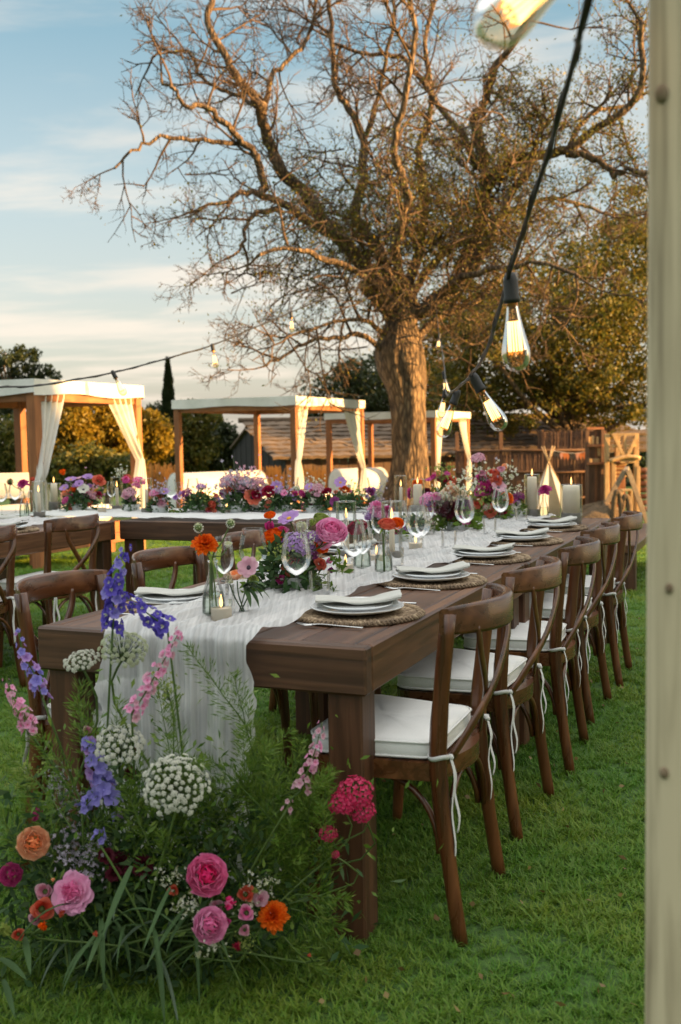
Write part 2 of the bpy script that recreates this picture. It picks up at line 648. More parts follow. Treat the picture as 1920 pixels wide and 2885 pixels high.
# ------------------------------------------------------------------ the setting: ground, lawn
def ground():
    xs = [-400, -120, -40, -16, -8, -4, 0, 4, 8, 16, 40, 120, 400]
    ys = [-120, -40, -15, -6, 0, 3, 6, 9, 9.6, 10.2, 11, 12, 13, 15, 18, 21, 24, 27, 30, 33, 40, 60, 120, 300, 900]
    mb = MB()
    w = len(xs)
    vs = [(x, y, gz(y)) for y in ys for x in xs]
    fs = [(j * w + i, j * w + i + 1, (j + 1) * w + i + 1, (j + 1) * w + i) for j in range(len(ys) - 1) for i in range(w - 1)]
    mb.add(vs, fs)
    m, nt, b = nodes('lawn_soil')
    f = tex_noise(nt, 1.3, 6)
    g = tex_noise(nt, 60, 4)
    c1 = ramp(nt, f, [(0.3, (0.048, 0.115, 0.016)), (0.55, (0.066, 0.15, 0.022)), (0.75, (0.11, 0.15, 0.036))])
    c2 = ramp(nt, g, [(0.3, (0.35, 0.35, 0.35)), (0.7, (1.1, 1.1, 1.1))])
    mx = nt.nodes.new('ShaderNodeMix')
    mx.data_type = 'RGBA'
    mx.blend_type = 'MULTIPLY'
    mx.inputs[0].default_value = 1
    nt.links.new(c1, mx.inputs[6])
    nt.links.new(c2, mx.inputs[7])
    nt.links.new(mx.outputs[2], b.inputs['Base Color'])
    b.inputs['Roughness'].default_value = 0.95
    bump(nt, b, g, 0.6, 0.02)
    o = mb.build('lawn', m, kind='structure')
    return o


ground()


def grass():
    """Turf: many tufts of bent blades standing on the lawn."""
    mats = [leafmat('grass_blade', [(0.070, 0.205, 0.013), (0.094, 0.245, 0.016), (0.135, 0.275, 0.022), (0.18, 0.28, 0.030), (0.080, 0.225, 0.014), (0.17, 0.24, 0.045)], 0.42, 0.5, 0.35)]
    nt = mats[0].node_tree
    b_ = nt.nodes['Principled BSDF']
    old = b_.inputs['Base Color'].links[0].from_socket
    g_ = nt.nodes.new('ShaderNodeNewGeometry')
    pn = nt.nodes.new('ShaderNodeTexNoise')
    pn.inputs['Scale'].default_value = 1.6
    pn.inputs['Detail'].default_value = 5
    nt.links.new(g_.outputs['Position'], pn.inputs['Vector'])
    tint = ramp(nt, pn.outputs['Fac'], [(0.36, (0.75, 0.92, 0.9)), (0.52, (1.05, 1.0, 1.0)), (0.68, (1.45, 1.08, 1.0))])
    mu = nt.nodes.new('ShaderNodeMix')
    mu.data_type = 'RGBA'
    mu.blend_type = 'MULTIPLY'
    mu.inputs[0].default_value = 1.0
    nt.links.new(old, mu.inputs[6])
    nt.links.new(tint, mu.inputs[7])
    for n_ in nt.nodes:
        if n_.type == 'BSDF_TRANSLUCENT': nt.links.new(mu.outputs[2], n_.inputs['Color'])
    nt.links.new(mu.outputs[2], b_.inputs['Base Color'])
    src = bpy.data.collections.new('grass_tufts')
    for v in range(5):
        mb = MB()
        for k in range(13):
            a = random.uniform(0, 2 * PI)
            r = random.uniform(0, 0.022)
            x, y = r * math.cos(a), r * math.sin(a)
            h = random.uniform(0.010, 0.024)
            lean = random.uniform(0.5, 2.1) * h
            b = random.uniform(0, 2 * PI)
            dx, dy = math.cos(b), math.sin(b)
            w = random.uniform(0.0012, 0.0022)
            px, py = -dy * w, dx * w
            p = [(x - px, y - py, -0.004), (x + px, y + py, -0.004),
                 (x + dx * lean * .4 + px * .8, y + dy * lean * .4 + py * .8, h * .62), (x + dx * lean * .4 - px * .8, y + dy * lean * .4 - py * .8, h * .62),
                 (x + dx * lean, y + dy * lean, h)]
            mb.add(p, [(0, 1, 2, 3), (3, 2, 4)])
        me = mb.mesh('grass_tuft', mats)
        o = bpy.data.objects.new('grass_tuft', me)
        src.objects.link(o)
    P, S = [], []

    def zone(y0, y1, dens, sc, xl=1.0):
        n = int((y1 - y0) * (0.36 * (y0 + y1) + 2.8) * dens * 1.25)
        y = rng.uniform(y0, y1, n)
        x = rng.uniform(-1, 1, n) * (0.36 * y + 1.4)
        for i in range(n):
            hole = noise.noise((x[i] * 2.2, y[i] * 2.2, 3.1))
            lush = noise.noise((x[i] * 0.9, y[i] * 0.9, 9.0))
            if hole < -0.34 and random.random() < 0.6: continue
            P.append((x[i], y[i], gz(y[i])))
            S.append(sc * random.uniform(0.75, 1.2) * (1 + 0.28 * lush))
    zone(1.9, 3.2, 2300, 0.95)
    zone(3.2, 5.0, 1500, 1.02)
    zone(5.0, 8.0, 640, 1.25)
    zone(8.0, 13.0, 210, 1.7)
    zone(13.0, 19.0, 90, 2.2)
    me = bpy.data.meshes.new('turf_grass')
    me.from_pydata(P, [], [])
    at_ = me.attributes.new('tuft_scale', 'FLOAT', 'POINT')
    at_.data.foreach_set('value', S)
    o = link('turf_grass', me, kind='stuff')
    tag(o, 'short mown green turf grass covering the lawn', 'grass')
    ng = bpy.data.node_groups.new('turf', 'GeometryNodeTree')
    ng.interface.new_socket('Geometry', in_out='INPUT', socket_type='NodeSocketGeometry')
    ng.interface.new_socket('Geometry', in_out='OUTPUT', socket_type='NodeSocketGeometry')
    N = ng.nodes
    gi, go = N.new('NodeGroupInput'), N.new('NodeGroupOutput')
    ci = N.new('GeometryNodeCollectionInfo')
    ci.inputs['Collection'].default_value = src
    ci.inputs['Separate Children'].default_value = True
    ci.inputs['Reset Children'].default_value = True
    ip = N.new('GeometryNodeInstanceOnPoints')
    ip.inputs['Pick Instance'].default_value = True
    rv = N.new('FunctionNodeRandomValue')
    rv.data_type = 'FLOAT_VECTOR'
    rv.inputs[0].default_value = (-0.15, -0.15, 0)
    rv.inputs[1].default_value = (0.15, 0.15, 6.283)
    na = N.new('GeometryNodeInputNamedAttribute')
    na.data_type = 'FLOAT'
    na.inputs['Name'].default_value = 'tuft_scale'
    L = ng.links
    L.new(gi.outputs[0], ip.inputs['Points'])
    L.new(ci.outputs[0], ip.inputs['Instance'])
    L.new(rv.outputs[0], ip.inputs['Rotation'])
    L.new(na.outputs[0], ip.inputs['Scale'])
    L.new(ip.outputs[0], go.inputs[0])
    md = o.modifiers.new('turf', 'NODES')
    md.node_group = ng


grass()

# ------------------------------------------------------------------ an added house out of view, placed to throw the evening shade
def shade_house():
    t = thing('shade_house', 'long whitewashed house with tiled roof, added out of view to shade the tables', 'house', (26.0, -19.5, 0))
    mw = plain('lime_wash', (0.72, 0.70, 0.66), 0.9, (0.62, 0.60, 0.56), 3, bmp=0.3, bdist=0.02)
    mr = plain('roof_tile', (0.30, 0.14, 0.08), 0.8, (0.20, 0.09, 0.05), 5)
    md = plain('shutter_paint', (0.06, 0.09, 0.07), 0.5)
    mg = plain('window_glass', (0.02, 0.025, 0.03), 0.08)
    MB().box((3.5, 11.5, 2.8), (7, 23.0, 6.8)).build('wall', mw, t)
    rf = MB()
    prof = [(-0.5, 6.2), (3.5, 7.9), (7.5, 6.2), (7.5, 6.1), (3.5, 7.78), (-0.5, 6.1)]
    vs = [(x, y, z) for y in (-0.5, 23.5) for x, z in prof]
    n = len(prof)
    rf.add(vs, [(i, i + n, (i + 1) % n + n, (i + 1) % n) for i in range(n)] + [tuple(range(n)), tuple(reversed(range(n, 2 * n)))], smooth=False)
    rf.build('roof', mr, t)
    MB().box((-0.03, 11.0, 1.05), (0.08, 1.0, 2.1), 0.01).build('door', md, t)
    for z in (1.6, 4.2):
        for y in (2.5, 6.5, 15.5, 19.5):
            w = MB().box((-0.02, y, z), (0.1, 1.0, 1.2), 0.01).build('window', md, t)
            MB().box((-0.065, y, z), (0.02, 0.84, 1.04)).build('pane', mg, w)


shade_house()

TH = 0.3955                                   # the tables and cabanas all stand on one grid, turned by this
GU = Vector((-math.cos(TH), math.sin(TH), 0))  # across, to the left
GV = Vector((math.sin(TH), math.cos(TH), 0))   # along, away


# ------------------------------------------------------------------ cabanas
def curtain(parent, p_top, along, width, z_top, tie, z_tie, tail_z, seed, twist=False):
    """Cotton curtain hung from a beam at p_top running along, gathered to the point tie, with a tail below."""
    rnd = random.Random(seed)
    ph = rnd.uniform(0, 6)
    p_top, along, tie = Vector(p_top), Vector(along), Vector(tie)
    nrm = along.cross(Vector((0, 0, 1)))

    def fn(u, v):
        if v < 0.72:
            k = v / 0.72
            e = k ** 1.25
            top = p_top + along * (width * u)
            bot = tie + along * (0.10 * (u - 0.5)) + nrm * 0.03 * math.sin(u * 9)
            p = top.lerp(bot, e)
            p.z = z_top + (z_tie - z_top) * k + (0.05 * math.sin(PI * k) * (u - 0.5))
            amp = 0.035 * (1 - 0.3 * k)
        else:
            k = (v - 0.72) / 0.28
            sp = 0.10 + 0.20 * math.sin(min(1, k) * PI * 0.62)
            p = tie + along * (sp * (u - 0.5) + 0.06 * k)
            p.z = z_tie + (tail_z - z_tie) * k
            amp = 0.03
        p = p + nrm * amp * math.sin(u * 26 + ph + 2.0 * v)
        return p
    return MB().sheet(fn, 40, 26).build('curtain', M_curtain, parent)


def cabana(label, corner, du, dv, ztop, seed, curtains, bolster=True, sofa=False):
    """corner: near post; du to the left, dv away; posts stand on the grass."""
    t = thing('garden_cabana', label, 'cabana', (corner.x, corner.y, gz(corner.y)), -TH, 'white canopied cabanas at the lawn edge')
    zb = ztop - gz(corner.y)
    s = 0.11
    cs = [(0, 0), (-du, 0), (0, dv), (-du, dv)]
    for (x, y) in cs:
        MB().box((x, y, zb / 2 - 0.06), (s, s, zb - 0.12), 0.006).build('post', M_larch_z, t)
    hz = zb - 0.16
    for a, b in ((cs[0], cs[1]), (cs[2], cs[3])):
        MB().box(((a[0] + b[0]) / 2, a[1], hz), (abs(a[0] - b[0]) - s, 0.06, 0.13), 0.005).build('beam', M_larch_x, t)
    for a, b in ((cs[0], cs[2]), (cs[1], cs[3])):
        MB().box((a[0], (a[1] + b[1]) / 2, hz), (0.06, abs(a[1] - b[1]) - s, 0.13), 0.005).build('beam', M_larch_x, t)
    for a, b in ((cs[0], cs[1]), (cs[2], cs[3])):
        MB().box(((a[0] + b[0]) / 2, a[1], 0.20), (abs(a[0] - b[0]) - s, 0.05, 0.11), 0.005).build('base_beam', M_larch_x, t)
    for a, b in ((cs[0], cs[2]), (cs[1], cs[3])):
        MB().box((a[0], (a[1] + b[1]) / 2, 0.20), (0.05, abs(a[1] - b[1]) - s, 0.11), 0.005).build('base_beam', M_larch_x, t)
    # canopy: sagging cloth top with a hanging edge all round
    e = 0.075
    x0, x1, y0, y1 = -du - e, e, -e, dv + e
    rnd = random.Random(seed)
    ph = [rnd.uniform(0, 6) for _ in range(6)]

    def top(u, v):
        x, y = x0 + (x1 - x0) * u, y0 + (y1 - y0) * v
        sag = 0.10 * math.sin(PI * u) * math.sin(PI * v) * (0.7 + 0.4 * math.sin(3 * PI * u + ph[0]))
        return (x, y, zb - sag + 0.012 * math.sin(17 * u + ph[1]) * math.sin(PI * v))
    cp = MB().sheet(top, 26, 26)
    hang = 0.15

    def side(fx):
        def fn(u, v):
            x, y, nx, ny = fx(u)
            w = 0.010 * math.sin(23 * u + ph[2]) * v
            return (x + nx * w, y + ny * w, zb - hang * v - 0.015 * v * math.sin(9 * u + ph[3]))
        return fn
    cp.sheet(side(lambda u: (x0 + (x1 - x0) * u, y0 - 0.001, 0, -1)), 30, 5)
    cp.sheet(side(lambda u: (x1 + 0.001, y0 + (y1 - y0) * u, 1, 0)), 30, 5)
    cp.sheet(side(lambda u: (x1 - (x1 - x0) * u, y1 + 0.001, 0, 1)), 30, 5)
    cp.sheet(side(lambda u: (x0 - 0.001, y1 - (y1 - y0) * u, -1, 0)), 30, 5)
    cp.build('canopy', M_canvas, t)
    for (px, py, ax, ay, w, zt, tz, k) in curtains:
        curtain(t, (px + ax * 0.07, py + ay * 0.07, 0), (ax, ay, 0), w, zb - 0.13, (px + 0.07 - 0.02 * ax, py - 0.03, 0), zt, tz, seed * 7 + k)
    return t


def daybed(label, corner, du, dv, back, zb=0.62, r=0.26, left=True):
    t = thing('daybed', label, 'daybed', (corner.x, corner.y, gz(corner.y)), -TH, 'daybeds under the cabanas')
    fr = MB()
    h = 0.30
    MB().box((-du / 2, dv / 2, 0.30), (du - 0.3, dv - 0.3, 0.14), 0.01).build('frame', M_larch_x, t)
    for x in (-du + 0.25, -0.25):
        for y in (0.25, dv - 0.25):
            MB().box((x, y, 0.115), (0.1, 0.1, 0.23), 0.005).build('leg', M_larch_z, t)
    MB().box((-du / 2, dv / 2, 0.47), (du - 0.34, dv - 0.34, 0.19), 0.05).build('mattress', M_canvas, t)
    return t


def bolster(label, c, length, r, ang):
    t = thing('bolster', label, 'bolster', c, ang, 'round bolsters on the daybeds')
    prof = [(0.001, -length / 2), (r * 0.8, -length / 2 - 0.012), (r * 0.97, -length / 2), (r, -length / 2 + 0.02), (r * 1.01, 0), (r, length / 2 - 0.02), (r * 0.97, length / 2), (r * 0.8, length / 2 + 0.012), (0.001, length / 2)]
    MB().lathe(prof, 32, M=Matrix.Rotation(PI / 2, 4, 'Y')).build('cover', M_canvas, t)
    for s_ in (-1, 1):
        MB().tube([(s_ * length / 2, r * math.cos(a), r * math.sin(a)) for a in [k * PI / 12 for k in range(25)]], 0.008, 5).build('piping', M_canvas, t)
    return t


# cabana one: left edge of the view
c1 = at(93, 1068, d=10.8)
cabana('white canopy cabana cut off by the left edge with curtains at two posts', c1, 1.7, 1.84, c1.z, 1,
       [(0, 0, 0, 1, 0.42, 0.95, 0.52, 0), (0, 1.84, 0, -1, 0.48, 1.10, 0.40, 1)])
daybed('larch daybed under the cabana at the left edge', Vector((c1.x, c1.y, 0)), 1.7, 1.84, 0)
p = at(40, 1368, d=12.4)
bolster('cream bolster on the daybed at the left edge', (p.x - 0.35, p.y, p.z), 1.2, 0.15, 0.02)
# cabana two
c2 = at(828, 1116, d=18.0)
cabana('white canopy cabana in front of the dark shed with three twisted curtains', c2, 2.3, 3.1, c2.z, 2,
       [(0, 0, 0, 1, 0.45, 1.25, 0.75, 0), (0, 3.1, 0, -1, 0.78, 1.0, 0.35, 1)])
daybed('larch daybed under the cabana before the shed', Vector((c2.x, c2.y, 0)), 2.3, 3.1, 0)
p = at(615, 1380, d=19.6)
bolster('long cream bolster on the daybed before the dark shed', (p.x, p.y, p.z), 1.75, 0.34, 0.55)
# cabana three, partly behind the old tree
c3 = at(1222, 1157, d=22.6)
cabana('white canopy cabana partly hidden behind the old tree trunk', c3, 2.45, 2.6, c3.z, 3,
       [(0, 0, 0, 1, 0.55, 1.1, 0.5, 0), (0, 2.6, 0, -1, 0.6, 1.25, 0.4, 1)])
daybed('larch daybed under the cabana behind the tree', Vector((c3.x, c3.y, 0)), 2.45, 2.6, 0)
p = at(1012, 1365, d=22.9)
bolster('cream bolster beside the old tree trunk', (p.x, p.y, p.z), 1.12, 0.36, 0.5)


# ------------------------------------------------------------------ shed with a reed roof
def shed():
    d = 27.0
    rl = at(703, 1190, d=d + 1.6)       # left end of the ridge
    el = at(792, 1290, d=d - 0.6)       # left end of the eave
    zg = gz(d)
    t = thing('reed_roofed_shed', 'dark plank shed under a long grey reed roof', 'shed', (0, 0, 0))
    m_dark = woodmat('tarred_plank', [(0.36, (0.016, 0.015, 0.016)), (0.55, (0.032, 0.030, 0.030)), (0.75, (0.055, 0.050, 0.046))], (8, 8, 0.6), rough=0.8)
    Lx = Vector((0.985, 0.17, 0))
    length = 9.5
    down = Vector((el.x - rl.x, el.y - rl.y, el.z - rl.z))
    # gable wall boards on the left end, standing between the eave and the far eave
    back = Vector((rl.x - down.x * 0.75, rl.y - down.y * 0.75, rl.z + down.z * 0.75))
    a, b = Vector((el.x, el.y, 0)), Vector((back.x, back.y, 0))
    nb = 18
    for k in range(nb):
        u0, u1 = k / nb + 0.003, (k + 1) / nb - 0.003
        q = []
        for u in (u0, u1):
            p = a.lerp(b, u)
            kk = u / 0.571
            zt = el.z + (rl.z - el.z) * kk if kk < 1 else rl.z + (back.z - rl.z) * (u - 0.571) / 0.429
            q.append((p, zt - 0.05))
        nrm = (b - a).cross(Vector((0, 0, 1))).normalized() * (0.03 if k % 2 else 0.022)
        vs = []
        for s_ in (1, -1):
            for (p, zt) in q:
                vs += [(p.x + nrm.x * s_ + Lx.x * .12, p.y + nrm.y * s_ + Lx.y * .12, zg - 0.1), (p.x + nrm.x * s_ + Lx.x * .12, p.y + nrm.y * s_ + Lx.y * .12, zt)]
        MB().add(vs, [(0, 1, 3, 2), (4, 6, 7, 5), (0, 4, 5, 1), (2, 3, 7, 6), (1, 5, 7, 3), (0, 2, 6, 4)], smooth=False).build('plank', m_dark, t)
    # roof: overlapping courses of reed, each course in bundles
    m_reed = woodmat('weathered_reed', [(0.34, (0.050, 0.034, 0.024)), (0.55, (0.125, 0.085, 0.056)), (0.78, (0.26, 0.18, 0.115))], (0.25, 7, 7), scale=8, rough=0.9, bstr=0.8)
    nc = 9
    nrm = Lx.cross(down).normalized()
    if nrm.z < 0: nrm = -nrm
    for k in range(nc):
        s0 = k / nc - 0.01
        s1 = (k + 1) / nc + 0.05
        x = -0.25 + random.uniform(-0.08, 0.05)
        while x < length:
            w = random.uniform(0.9, 1.8)
            p0 = Vector(rl) + Lx * x + down * s0
            jit = random.uniform(-0.05, 0.05)
            nu = 8

            def fn(u, v, p0=p0, w=w, jit=jit):
                p = p0 + Lx * (w * 1.02 * u) + down * ((s1 - s0 + jit * 0.3) * v)
                return p + nrm * (0.035 + 0.05 * v + 0.014 * math.sin(u * 19 + x * 7) + 0.02 * noise.noise((x + u * w * 3, k * 3.0, v * 2)))
            mb = MB().sheet(fn, nu, 2)
            n0 = len(mb.v)
            # butt edge of the course
            mb.sheet(lambda u, v: Vector(fn(u, 1.0)) - nrm * 0.08 * v, nu, 1)
            mb.build('reed_bundle', m_reed, t)
            x += w
    MB().tube([Vector(rl) + Lx * (-0.3) + nrm * 0.06, Vector(rl) + Lx * length * 0.5 + nrm * 0.05, Vector(rl) + Lx * length + nrm * 0.06], 0.07, 8).build('ridge_roll', m_reed, t)
    # underlying roof deck
    dk = MB()
    vs = []
    for off in (0.02, -0.04):
        for (lx, s_) in ((0, 0), (length, 0), (length, 1), (0, 1)):
            vs.append(Vector(rl) + Lx * lx + down * s_ * 0.985 + nrm * off)
    dk.add(vs, [(0, 1, 2, 3), (7, 6, 5, 4), (0, 4, 5, 1), (1, 5, 6, 2), (2, 6, 7, 3), (3, 7, 4, 0)], smooth=False).build('roof_deck', m_dark, t)
    vs = []
    dback = Vector((back.x - rl.x, back.y - rl.y, back.z - rl.z))
    for off in (0.02, -0.04):
        for (lx, s_) in ((0, 0), (length, 0), (length, 1), (0, 1)):
            vs.append(Vector(rl) + Lx * lx + dback * s_ + Vector((0, 0, off)))
    MB().add(vs, [(3, 2, 1, 0), (4, 5, 6, 7), (0, 1, 5, 4), (1, 2, 6, 5), (2, 3, 7, 6), (3, 0, 4, 7)], smooth=False).build('back_slope', m_reed, t)
    # front wall under the eave
    f0 = Vector((el.x, el.y, 0)) + Lx * 0.15 + Vector((-0.17, 0.985, 0)) * 0.25
    f1 = f0 + Lx * (length - 0.3)
    nb = 40
    m_cane = woodmat('cane_wall', [(0.34, (0.050, 0.030, 0.020)), (0.55, (0.105, 0.062, 0.040)), (0.78, (0.18, 0.115, 0.075))], (9, 9, 0.5), rough=0.85)
    for k in range(nb):
        p, q = f0.lerp(f1, (k + 0.03) / nb), f0.lerp(f1, (k + 0.97) / nb)
        MB().beam((p.x, p.y, (zg - .1 + el.z - .06) / 2 + (0.0)), (q.x, q.y, (zg - .1 + el.z - .06) / 2), el.z - .06 - zg + .1, 0.03 + 0.012 * (k % 3), 0.0, up=(0.17, -0.985, 0)).build('wall_board', m_cane, t)
    return t


shed()


# ------------------------------------------------------------------ reed fence, playground
def reed_fence():
    d0 = 26.5
    a, b = at(1290, 1400, d=d0 + 0.5), at(1668, 1400, d=d0)
    t = thing('cane_fence', 'tall brown cane fence behind the small white tent', 'fence', (0, 0, 0))
    m = woodmat('brown_cane', [(0.34, (0.055, 0.028, 0.018)), (0.55, (0.125, 0.066, 0.040)), (0.78, (0.22, 0.125, 0.075))], (9, 9, 0.5), rough=0.85)
    zg = gz(d0)
    n = 150
    mv = (b - a)
    meshes = []
    for v in range(4):
        mb = MB()
        mb.tube([(0, 0, 0), (random.uniform(-.01, .01), .004, 0.5), (random.uniform(-.012, .012), 0, 1.0)], [0.013, 0.014, 0.011], 6)
        meshes.append(mb.mesh('cane', m))
    for k in range(n):
        p = a.lerp(b, (k + 0.5) / n)
        tall = 1.28 + (at(1600, 1212, d=d0).z - CAMH)
        h = (tall if k > n * 0.62 else tall - 0.48) - zg + random.uniform(-0.03, 0.05)
        M = Matrix.Translation((p.x, p.y + random.uniform(-.012, .012), zg - 0.02)) @ Matrix.Rotation(random.uniform(0, 6), 4, 'Z') @ Matrix.Diagonal((1, 1, h, 1))
        link('cane', meshes[k % 4], t, M)
    for zz in (0.35, 1.0, 1.55):
        MB().tube([(a.x, a.y - 0.03, zg + zz), ((a.x + b.x) / 2, (a.y + b.y) / 2 - 0.03, zg + zz + 0.01), (b.x, b.y - 0.03, zg + zz)], 0.028, 6).build('rail', m, t)
    for u in (0.0, 0.33, 0.62, 1.0):
        p = a.lerp(b, u)
        MB().box((p.x, p.y + 0.06, zg + 1.0), (0.09, 0.09, 2.1), 0.005).build('post', m, t)
    return a, b, zg


fa, fb, fz = reed_fence()


def bunting():
    a, b = at(1555, 1268, d=25.9), at(1664, 1270, d=25.9)
    t = thing('bunting', 'string of small orange and black pennants on the cane fence', 'bunting')
    mid = (a + b) / 2 - Vector((0, 0, 0.06))
    pts = [a.lerp(b, k / 12) - Vector((0, 0, 0.07 * math.sin(PI * k / 12))) for k in range(13)]
    MB().tube(pts, 0.006, 5).build('cord', M_ribbon, t)
    cols = [plain('pennant_rust', (0.42, 0.13, 0.04), 0.8), plain('pennant_black', (0.02, 0.02, 0.025), 0.8), plain('pennant_pink', (0.45, 0.22, 0.18), 0.8)]
    for k in range(1, 12, 1):
        p = pts[k]
        i = [0, 1, 1, 2, 0][k % 5]
        MB().prism([(-0.065, 0), (0.065, 0), (0, -0.19)], -0.004, 0.004, M=Matrix.Translation(p) @ Matrix.Rotation(PI / 2, 4, 'X')).build('pennant', cols[i], t)


bunting()


def playhouse():
    d = 25.2
    o = at(1668, 1432, d=d)
    zg = gz(d)
    s = d / FPX                      # metres to a photo pixel at this distance
    m = woodmat('play_timber', [(0.36, (0.30, 0.17, 0.07)), (0.55, (0.46, 0.29, 0.13)), (0.75, (0.56, 0.39, 0.20))], (5, 5, 0.6), rough=0.65)
    mr = woodmat('play_plank', [(0.36, (0.16, 0.055, 0.02)), (0.55, (0.27, 0.10, 0.04)), (0.75, (0.36, 0.16, 0.07))], (0.6, 5, 5), rough=0.65)
    t = thing('playhouse', 'timber playhouse with cross braced balcony and arched opening', 'playhouse', (0, 0, 0))
    # height of a pixel row at distance d
    Z = lambda py: at(1720, py, d=d).z
    X = lambda px: at(px, 1350, d=d).x
    y0, y1 = d, d + 1.7
    zdeck = Z(1298)
    zr = Z(1222)
    w = 0.11
    # posts
    for px, top in ((1710, 1222), (1728, 1300), (1792, 1222)):
        MB().box((X(px), y0, (Z(top) + zg) / 2 if top != 1300 else (Z(1300) + zg) / 2), (w, w, Z(top) - zg), 0.008).build('post', m, t)
    for px in (1714, 1792):
        MB().box((X(px), y1, (zr + zg) / 2), (w, w, zr - zg), 0.008).build('post', m, t)
    # deck boards
    for k in range(9):
        MB().box(((X(1714) + X(1792)) / 2, y0 + 0.1 + k * 0.185, zdeck - 0.05), (X(1800) - X(1706), 0.17, 0.04), 0.004).build('deck_board', mr, t)
    # balcony: rails and the crossing braces
    yb = y0 - 0.07
    for py, h in ((1225, 0.07), (1257, 0.06)):
        MB().box(((X(1722) + X(1790)) / 2, yb, Z(py)), (X(1790) - X(1722), 0.05, h), 0.005).build('rail', m, t)
    MB().box((X(1758), yb - 0.005, (Z(1225) + Z(1285)) / 2), (0.075, 0.05, Z(1225) - Z(1285)), 0.005).build('rail', m, t)
    for (pa, pb) in (((1727, 1229), (1753, 1284)), ((1790, 1229), (1765, 1284))):
        MB().beam((X(pa[0]), yb - 0.055, Z(pa[1])), (X(pb[0]), yb - 0.055, Z(pb[1])), 0.07, 0.04, 0.004, up=(0, 1, 0)).build('brace', m, t)
    # bowed arch beam over the opening
    pts = []
    for k in range(11):
        u = k / 10
        px = 1714 + (1800 - 1714) * u
        py = 1306 - 19 * math.sin(PI * (0.12 + 0.62 * u))
        pts.append((X(px), yb - 0.05, Z(py)))
    MB().tube(pts, 0.055, 6).build('arch_beam', m, t)
    for px in (1755, 1778):
        MB().box((X(px), yb, Z(1299)), (0.17, 0.04, 0.11), 0.005).build('joist_end', m, t)
    # ladder rungs and plank back wall inside the opening
    for k in range(9):
        z = zg + 0.06 + k * (zdeck - zg - 0.12) / 9
        MB().box((X(1760), y0 + 0.9, z + 0.05), (X(1790) - X(1730), 0.05, (zdeck - zg) / 9 - 0.02), 0.005).build('plank', mr, t)
    for k in range(4):
        MB().box((X(1766), y0 + 0.55, Z(1312 + k * 11)), (X(1779) - X(1745), 0.05, 0.035), 0.004).build('rung', m, t)
    # log wall to the right of the opening
    for k in range(7):
        z = zg + 0.06 + k * 0.155
        MB().tube([(X(1796), y0 + 0.1, z), (X(1856), y0 + 0.1, z)], 0.066, 8).build('log', mr, t)
    for px in (1797, 1832):
        MB().box((X(px), y0 - 0.03, zg + 0.55), (0.09, 0.09, 1.1), 0.006).build('post', m, t)
    # slatted tower to the left
    for px, p1, p2 in ((1668, 1230, 1251), (1679, 1227, 1251), (1692, 1230, 1251), (1669, 1292, 1303), (1690, 1292, 1303), (1702, 1262, 1285)):
        MB().box((X(px), y0 + 0.3, (Z(p1) + Z(p2)) / 2), (0.07 if p1 < 1260 else 0.16, 0.03, Z(p1) - Z(p2)), 0.004).build('slat', m, t)
    mdk = plain('tower_dark_brown', (0.045, 0.026, 0.016), 0.8)  # dark brown board colour, put on no part
    for k in range(9):
        MB().box((X(1667) + 0.045 + k * 0.048, y0 + 0.34, (Z(1214) + zg) / 2), (0.044, 0.03, Z(1214) - zg), 0.003).build('wall_board', mr if k % 4 == 3 else MATS['brown_cane'], t)
    for px in (1662, 1706):
        MB().box((X(px), y0 + 0.28, (Z(1206) + zg) / 2), (0.08, 0.08, Z(1206) - zg), 0.005).build('post', MATS['brown_cane'], t)
    for py in (1206, 1255, 1306):
        MB().box((X(1685), y0 + 0.25, Z(py)), (X(1708) - X(1660), 0.05, 0.06), 0.004).build('rail', mr, t)
    # small bench at the foot
    MB().box((X(1752), y0 - 0.35, Z(1379)), (X(1767) - X(1737), 0.3, 0.045), 0.006).build('step_top', m, t)
    for px in (1739, 1765):
        MB().box((X(px), y0 - 0.35, (Z(1382) + zg) / 2), (0.05, 0.26, Z(1382) - zg), 0.005).build('step_leg', m, t)
    return t


playhouse()


def teepee():
    d = 22.5
    ap = at(1546, 1300, d=d)
    b0, b1 = at(1522, 1425, d=d), at(1590, 1378, d=d)
    zg = gz(d)
    t = thing('play_tent', 'small white pole tent in front of the cane fence', 'tent', (0, 0, 0))
    cxp = ap.x
    half = 0.52
    foot = [(cxp - half * 0.75, d - half * 0.75), (cxp + half, d - half * 0.6), (cxp + half * 0.8, d + half * 0.7), (cxp - half * 0.8, d + half * 0.8)]
    m = plain('pale_stick', (0.42, 0.30, 0.17), 0.7)
    apex = Vector((cxp, d, ap.z))
    cl = MB()

    for k in range(4):
        f0, f1 = Vector((*foot[k], zg)), Vector((*foot[(k + 1) % 4], zg))
        if k == 0:
            cl.sheet(lambda u, v: apex.lerp(f0.lerp(f1, u * 0.34), v) + Vector((0, -0.02 * math.sin(PI * v), 0)), 4, 8)
            cl.sheet(lambda u, v: apex.lerp(f0.lerp(f1, 0.72 + u * 0.28), v) + Vector((0, -0.02 * math.sin(PI * v), 0)), 4, 8)
        else:
            cl.sheet(lambda u, v: apex.lerp(f0.lerp(f1, u), v), 6, 8)
    cl.build('cover', M_canvas, t)
    for k in range(4):
        f = Vector((*foot[k], zg))
        e = apex + (apex - f).normalized() * 0.36
        MB().tube([f, apex, e], [0.017, 0.015, 0.013], 6).build('pole', m, t)


teepee()


